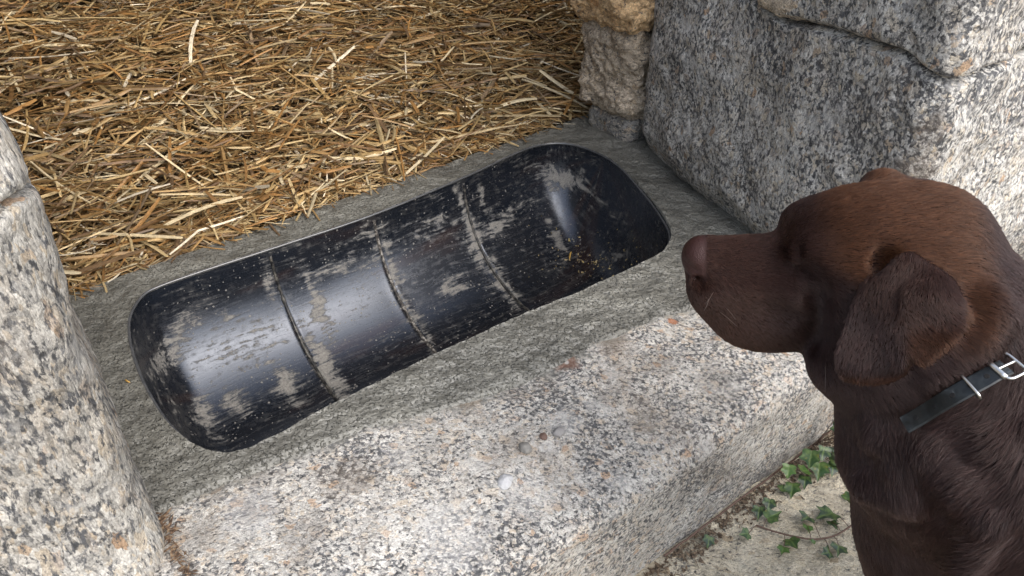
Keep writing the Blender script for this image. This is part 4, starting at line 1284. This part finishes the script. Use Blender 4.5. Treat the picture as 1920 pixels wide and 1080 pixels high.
# buckle: frame lying on the strap, roller and prong
i = 3; an = np.linspace(0, 2 * math.pi, 56, endpoint=False)
c0 = FL[i] + nrm[i] * .0022 - Tn[i] * .004
sx = np.sign(np.cos(an)) * np.abs(np.cos(an)) ** .45 * .0115; sy = np.sign(np.sin(an)) * np.abs(np.sin(an)) ** .45 * .0085
buckle = link('buckle', tube_mesh('buckle', cw(c0[None] + wd_[i][None] * sx[:, None] + Tn[i][None] * sy[:, None]) - DOG0, .0012, 10, closed=True), M_STEEL, collar)
pr0, pr1 = c0 - Tn[i] * .0085, c0 + Tn[i] * .0095 + nrm[i] * .001
link('prong', tube_mesh('prong', cw(np.linspace(pr0, pr1, 6)) - DOG0, .0011, 8), M_STEEL, buckle)
ro0, ro1 = c0 - wd_[i] * .0085 + Tn[i] * .0085, c0 + wd_[i] * .0085 + Tn[i] * .0085
link('roller', tube_mesh('roller', cw(np.linspace(ro0, ro1, 6)) - DOG0, .0022, 12), M_STEEL, buckle)

# ------------------------------------------------------------------ ivy
def leaf_mesh(name, size, seed):
    r = np.random.default_rng(seed)
    lob = [(0, 0), (-.22, -.10), (-.50, .02), (-.42, .26), (-.58, .52), (-.26, .60), (-.12, .82), (0, 1.12), (.12, .82), (.26, .60), (.58, .52), (.42, .26), (.50, .02), (.22, -.10)]
    lob = np.array(lob) * (1 + r.normal(0, .07, (14, 2)))
    O = np.vstack([lob, lob[:1]])
    L = np.concatenate([[0], np.cumsum(np.linalg.norm(np.diff(O, axis=0), axis=1))])
    s_ = np.linspace(0, L[-1], 56, endpoint=False)
    B = np.stack([np.interp(s_, L, O[:, k]) for k in (0, 1)], 1)
    for _ in range(2): B = (np.roll(B, 1, 0) + 3 * B + np.roll(B, -1, 0)) / 5
    c = np.array([0, .36]); rings = [0.0, .25, .5, .75, 1.0]
    V, F = [np.array([c[0], c[1]])], []
    for q_ in rings[1:]: V += list(c + (B - c) * q_)
    V = np.array(V); n = len(B)
    for j in range(n): F.append((0, 1 + j, 1 + (j + 1) % n))
    for k in range(3):
        a_ = 1 + k * n
        for j in range(n): F.append((a_ + j, a_ + n + j, a_ + n + (j + 1) % n, a_ + (j + 1) % n))
    z = .20 * np.abs(V[:, 0]) - .10 * (V[:, 1] - .4) ** 2 + .03 * np.sin(V[:, 1] * 9 + seed)
    veins = [((0, 0), (0, 1.05)), ((0, .02), (-.50, .48)), ((0, .02), (.50, .48)), ((0, .0), (-.40, .06)), ((0, .0), (.40, .06))]
    dv = np.full(len(V), 9.)
    for p, q_ in veins:
        p, q_ = np.array(p), np.array(q_); ba = q_ - p
        t_ = np.clip(((V - p) @ ba) / (ba @ ba), 0, 1)
        dv = np.minimum(dv, np.linalg.norm(V - p - t_[:, None] * ba, axis=1))
    me = bpy.data.meshes.new(name)
    me.from_pydata((np.column_stack([V, z]) * size).tolist(), [], F)
    for p_ in me.polygons: p_.use_smooth = True
    attr_f(me, 'vein', np.exp(-(dv / .05) ** 2))
    return me
def leaf_mat(name, c0, c1, yel):
    t = NT(name)
    oc = t.tc.outputs['Object']
    n = t.noise(oc, 160, 4, .6)
    col = t.mix(n.outputs[0], c0, c1)
    n2 = t.noise(oc, 70, 3)
    col = t.mix(t.ramp(n2.outputs[0], [(.58, 0.0), (.68, yel)]), col, (.26, .22, .03))
    col = t.mix(t.math('MULTIPLY', t.attr('vein').outputs['Fac'], .6), col, (.13, .19, .05))
    t.set(Base_Color=col, Roughness=.42, Normal=t.bump(n.outputs[0], .3, .001))
    return t.m
LM = [leaf_mat('ivy_leaf_green', (.010, .034, .006), (.028, .075, .012), .5), leaf_mat('ivy_leaf_dark', (.006, .020, .009), (.014, .042, .015), .15), leaf_mat('ivy_leaf_bright', (.022, .07, .007), (.055, .125, .016), .4)]
t = NT('ivy_stem'); n = t.noise(t.tc.outputs['Object'], 200, 3)
t.set(Base_Color=t.mix(n.outputs[0], (.06, .03, .02), (.16, .10, .07)), Roughness=.7); M_STEM = t.m
LEDGE = .037
def leaf(parent, P, size, az, tilt, mat, seed):
    me = leaf_mesh('leaf', size * 1.1, seed)
    o = link('leaf', me, mat, parent)
    R = Matrix.Rotation(az, 3, 'Z') @ Matrix.Rotation(tilt, 3, 'X') @ Matrix.Rotation(((seed * 37) % 10 - 5) * .07, 3, 'Y')
    o.rotation_euler = R.to_euler()
    o.location = np.array(P) - np.array(parent.location)
    return o
iv = bpy.data.objects.new('ivy_plant', None); scene.collection.objects.link(iv); iv.location = at(1500, 1005, LEDGE)
tag(iv, 'trailing ivy strand with scattered leaves creeping across the cream slab', 'ivy', 'ivy below the sill')
vine = np.array([at(x, y, LEDGE + h_) for x, y, h_ in ((1418, 985, .004), (1450, 996, .007), (1490, 1006, .009), (1530, 1011, .010), (1568, 1003, .012), (1600, 983, .016), (1640, 955, .02))])
vine = cr_interp(vine, 40)
link('vine', tube_mesh('vine', vine - np.array(iv.location), .0017, 7), M_STEM, iv)
for i, (x, y, sz, az, tl, m_) in enumerate([(1404, 1000, .020, 1.9, .3, 0), (1438, 972, .026, -1.2, .2, 0), (1517, 968, .027, 2.3, .5, 1), (1513, 985, .017, 3.0, .2, 2), (1562, 962, .036, 2.0, .25, 1), (1558, 978, .018, 3.3, .3, 1), (1588, 938, .024, -1.0, .3, 0), (1480, 1010, .024, 3.3, .3, 0), (1470, 1025, .018, 2.6, .2, 2), (1572, 1022, .026, 2.7, .3, 1), (1556, 1035, .02, 2.0, .3, 1), (1528, 1018, .009, 1.0, .2, 2)]):
    P = at(x, y, LEDGE + .010)
    leaf(iv, P, sz, az, tl, LM[m_], 10 + i)
    k = int(np.linalg.norm(vine - P, axis=1).argmin())
    if np.linalg.norm(vine[k] - P) > .012:
        link('stalk', tube_mesh('stalk', np.array([vine[k], (vine[k] + P) / 2 + [0, 0, .004], P]) - np.array(iv.location), .0007, 5), M_STEM, iv)
iv2 = bpy.data.objects.new('ivy_plant', None); scene.collection.objects.link(iv2); iv2.location = W(1.0, .44, LEDGE)
tag(iv2, 'dense green ivy growing in the joint along the foot of the sill', 'ivy', 'ivy below the sill')
jl = cr_interp(np.array([W(u_, .452, LEDGE + .006) for u_ in (.66, .80, .92, 1.02, 1.12, 1.22, 1.34)]), 40)
jl[:, :2] += .006 * np.stack([perlin(np.stack([np.arange(40) * .4, np.zeros(40), np.full(40, k)], 1)) for k in (0., 7.)], 1)
link('vine', tube_mesh('vine', jl - np.array(iv2.location), .002, 7), M_STEM, iv2)
for i, (x, y, z_, sz, m_) in enumerate([(1330, 1006, .01, .020, 1), (1424, 950, .01, .022, 1), (1443, 936, .012, .022, 1), (1462, 917, .014, .024, 1), (1486, 906, .015, .026, 0), (1480, 872, .05, .024, 2), (1500, 880, .03, .026, 2), (1522, 845, .07, .030, 0), (1537, 867, .03, .030, 0), (1560, 848, .04, .030, 1), (1545, 838, .07, .026, 1),
                                          (1556, 862, .025, .030, 1), (1570, 820, .07, .028, 2), (1580, 835, .05, .030, 1), (1586, 808, .08, .028, 0), (1575, 793, .10, .026, 1), (1590, 780, .12, .03, 1), (1582, 766, .13, .026, 0), (1598, 850, .03, .032, 1), (1604, 815, .07, .032, 0), (1562, 870, .02, .022, 1), (1510, 893, .015, .022, 1), (1530, 888, .012, .018, 1)]):
    P = at(x, y, LEDGE + z_)
    # keep the leaf clear of the stone face
    u_, v_ = uvof(P)
    if v_ > .447: P = W(u_, .443 - .004 * (i % 3), P[2])
    up_ = .25 + min(1.0, z_ * 9)
    leaf(iv2, P, sz, TH + math.pi + (i * 2.4 % 2.4 - 1.2) * .8, -.2 - .9 * min(1, z_ * 8), LM[m_], 40 + i)
    k = int(np.linalg.norm(jl - P, axis=1).argmin())
    link('stalk', tube_mesh('stalk', np.array([jl[k], (jl[k] + P) / 2 + [0, 0, .004], P]) - np.array(iv2.location), .0007, 5), M_STEM, iv2)
# crumbs of earth and dead leaf in the joint
n_ = 1500
u_ = rng.uniform(.45, 1.35, n_); v_ = .452 - np.abs(rng.normal(0, .018, n_)) - .02 * np.clip(fbm(np.stack([u_ * 9, 0 * u_, 0 * u_], 1), 2), 0, 1)
ctr = u_[:, None] * UV_U + v_[:, None] * UV_V; ctr[:, 2] = LEDGE + .001 + rng.uniform(0, .006, n_)
E4 = rng.normal(0, 1, (n_, 4, 3)) * rng.uniform(.0012, .0042, n_)[:, None, None] * np.array([1, 1, .5])
V = (ctr[:, None] + E4).reshape(-1, 3)
F = (np.arange(n_)[:, None, None] * 4 + np.array([[0, 1, 2], [0, 2, 3], [0, 3, 1], [1, 3, 2]])[None]).reshape(-1, 3)
t = NT('debris'); n = t.noise(t.tc.outputs['Object'], 260, 3)
t.set(Base_Color=t.ramp(n.outputs[0], [(.35, (.03, .02, .013)), (.5, (.10, .07, .045)), (.68, (.22, .16, .10))]), Roughness=.9)
tag(link('debris', mesh_np('debris', V, F, smooth=False), t.m), 'brown crumbs of earth and dead leaves in the joint under the sill', 'debris', kind='stuff')

# dry scraps in the corner between the jamb and the sill
n_ = 260
v_ = rng.uniform(.46, .80, n_); u_ = -.012 + np.abs(rng.normal(0, .008, n_))
zz = sill_z(u_, v_) + rng.uniform(.0, .008, n_)
ctr = u_[:, None] * UV_U + v_[:, None] * UV_V; ctr[:, 2] = zz
az = rng.random(n_) * 6.28; Lh = rng.uniform(.002, .016, n_)
D_ = np.stack([np.cos(az), np.sin(az), rng.normal(0, .25, n_)], 1) * Lh[:, None]; S_ = np.stack([-np.sin(az), np.cos(az), 0 * az], 1) * rng.uniform(.0006, .002, n_)[:, None]
N_ = np.array([0, 0, .0008])
V = np.stack([ctr - D_, ctr + S_, ctr + D_, ctr - S_ + N_], 1).reshape(-1, 3)
F = (np.arange(n_)[:, None, None] * 4 + np.array([[0, 1, 2], [0, 2, 3], [0, 3, 1], [1, 3, 2]])[None]).reshape(-1, 3)
t = NT('scraps'); n = t.noise(t.tc.outputs['Object'], 200, 3)
t.set(Base_Color=t.ramp(n.outputs[0], [(.35, (.04, .025, .015)), (.5, (.12, .07, .04)), (.66, (.28, .20, .12))]), Roughness=.85)
tag(link('dry_scraps', mesh_np('scraps', V, F, smooth=False), t.m), 'brown dry scraps in the corner between left jamb and sill', 'debris', kind='stuff')
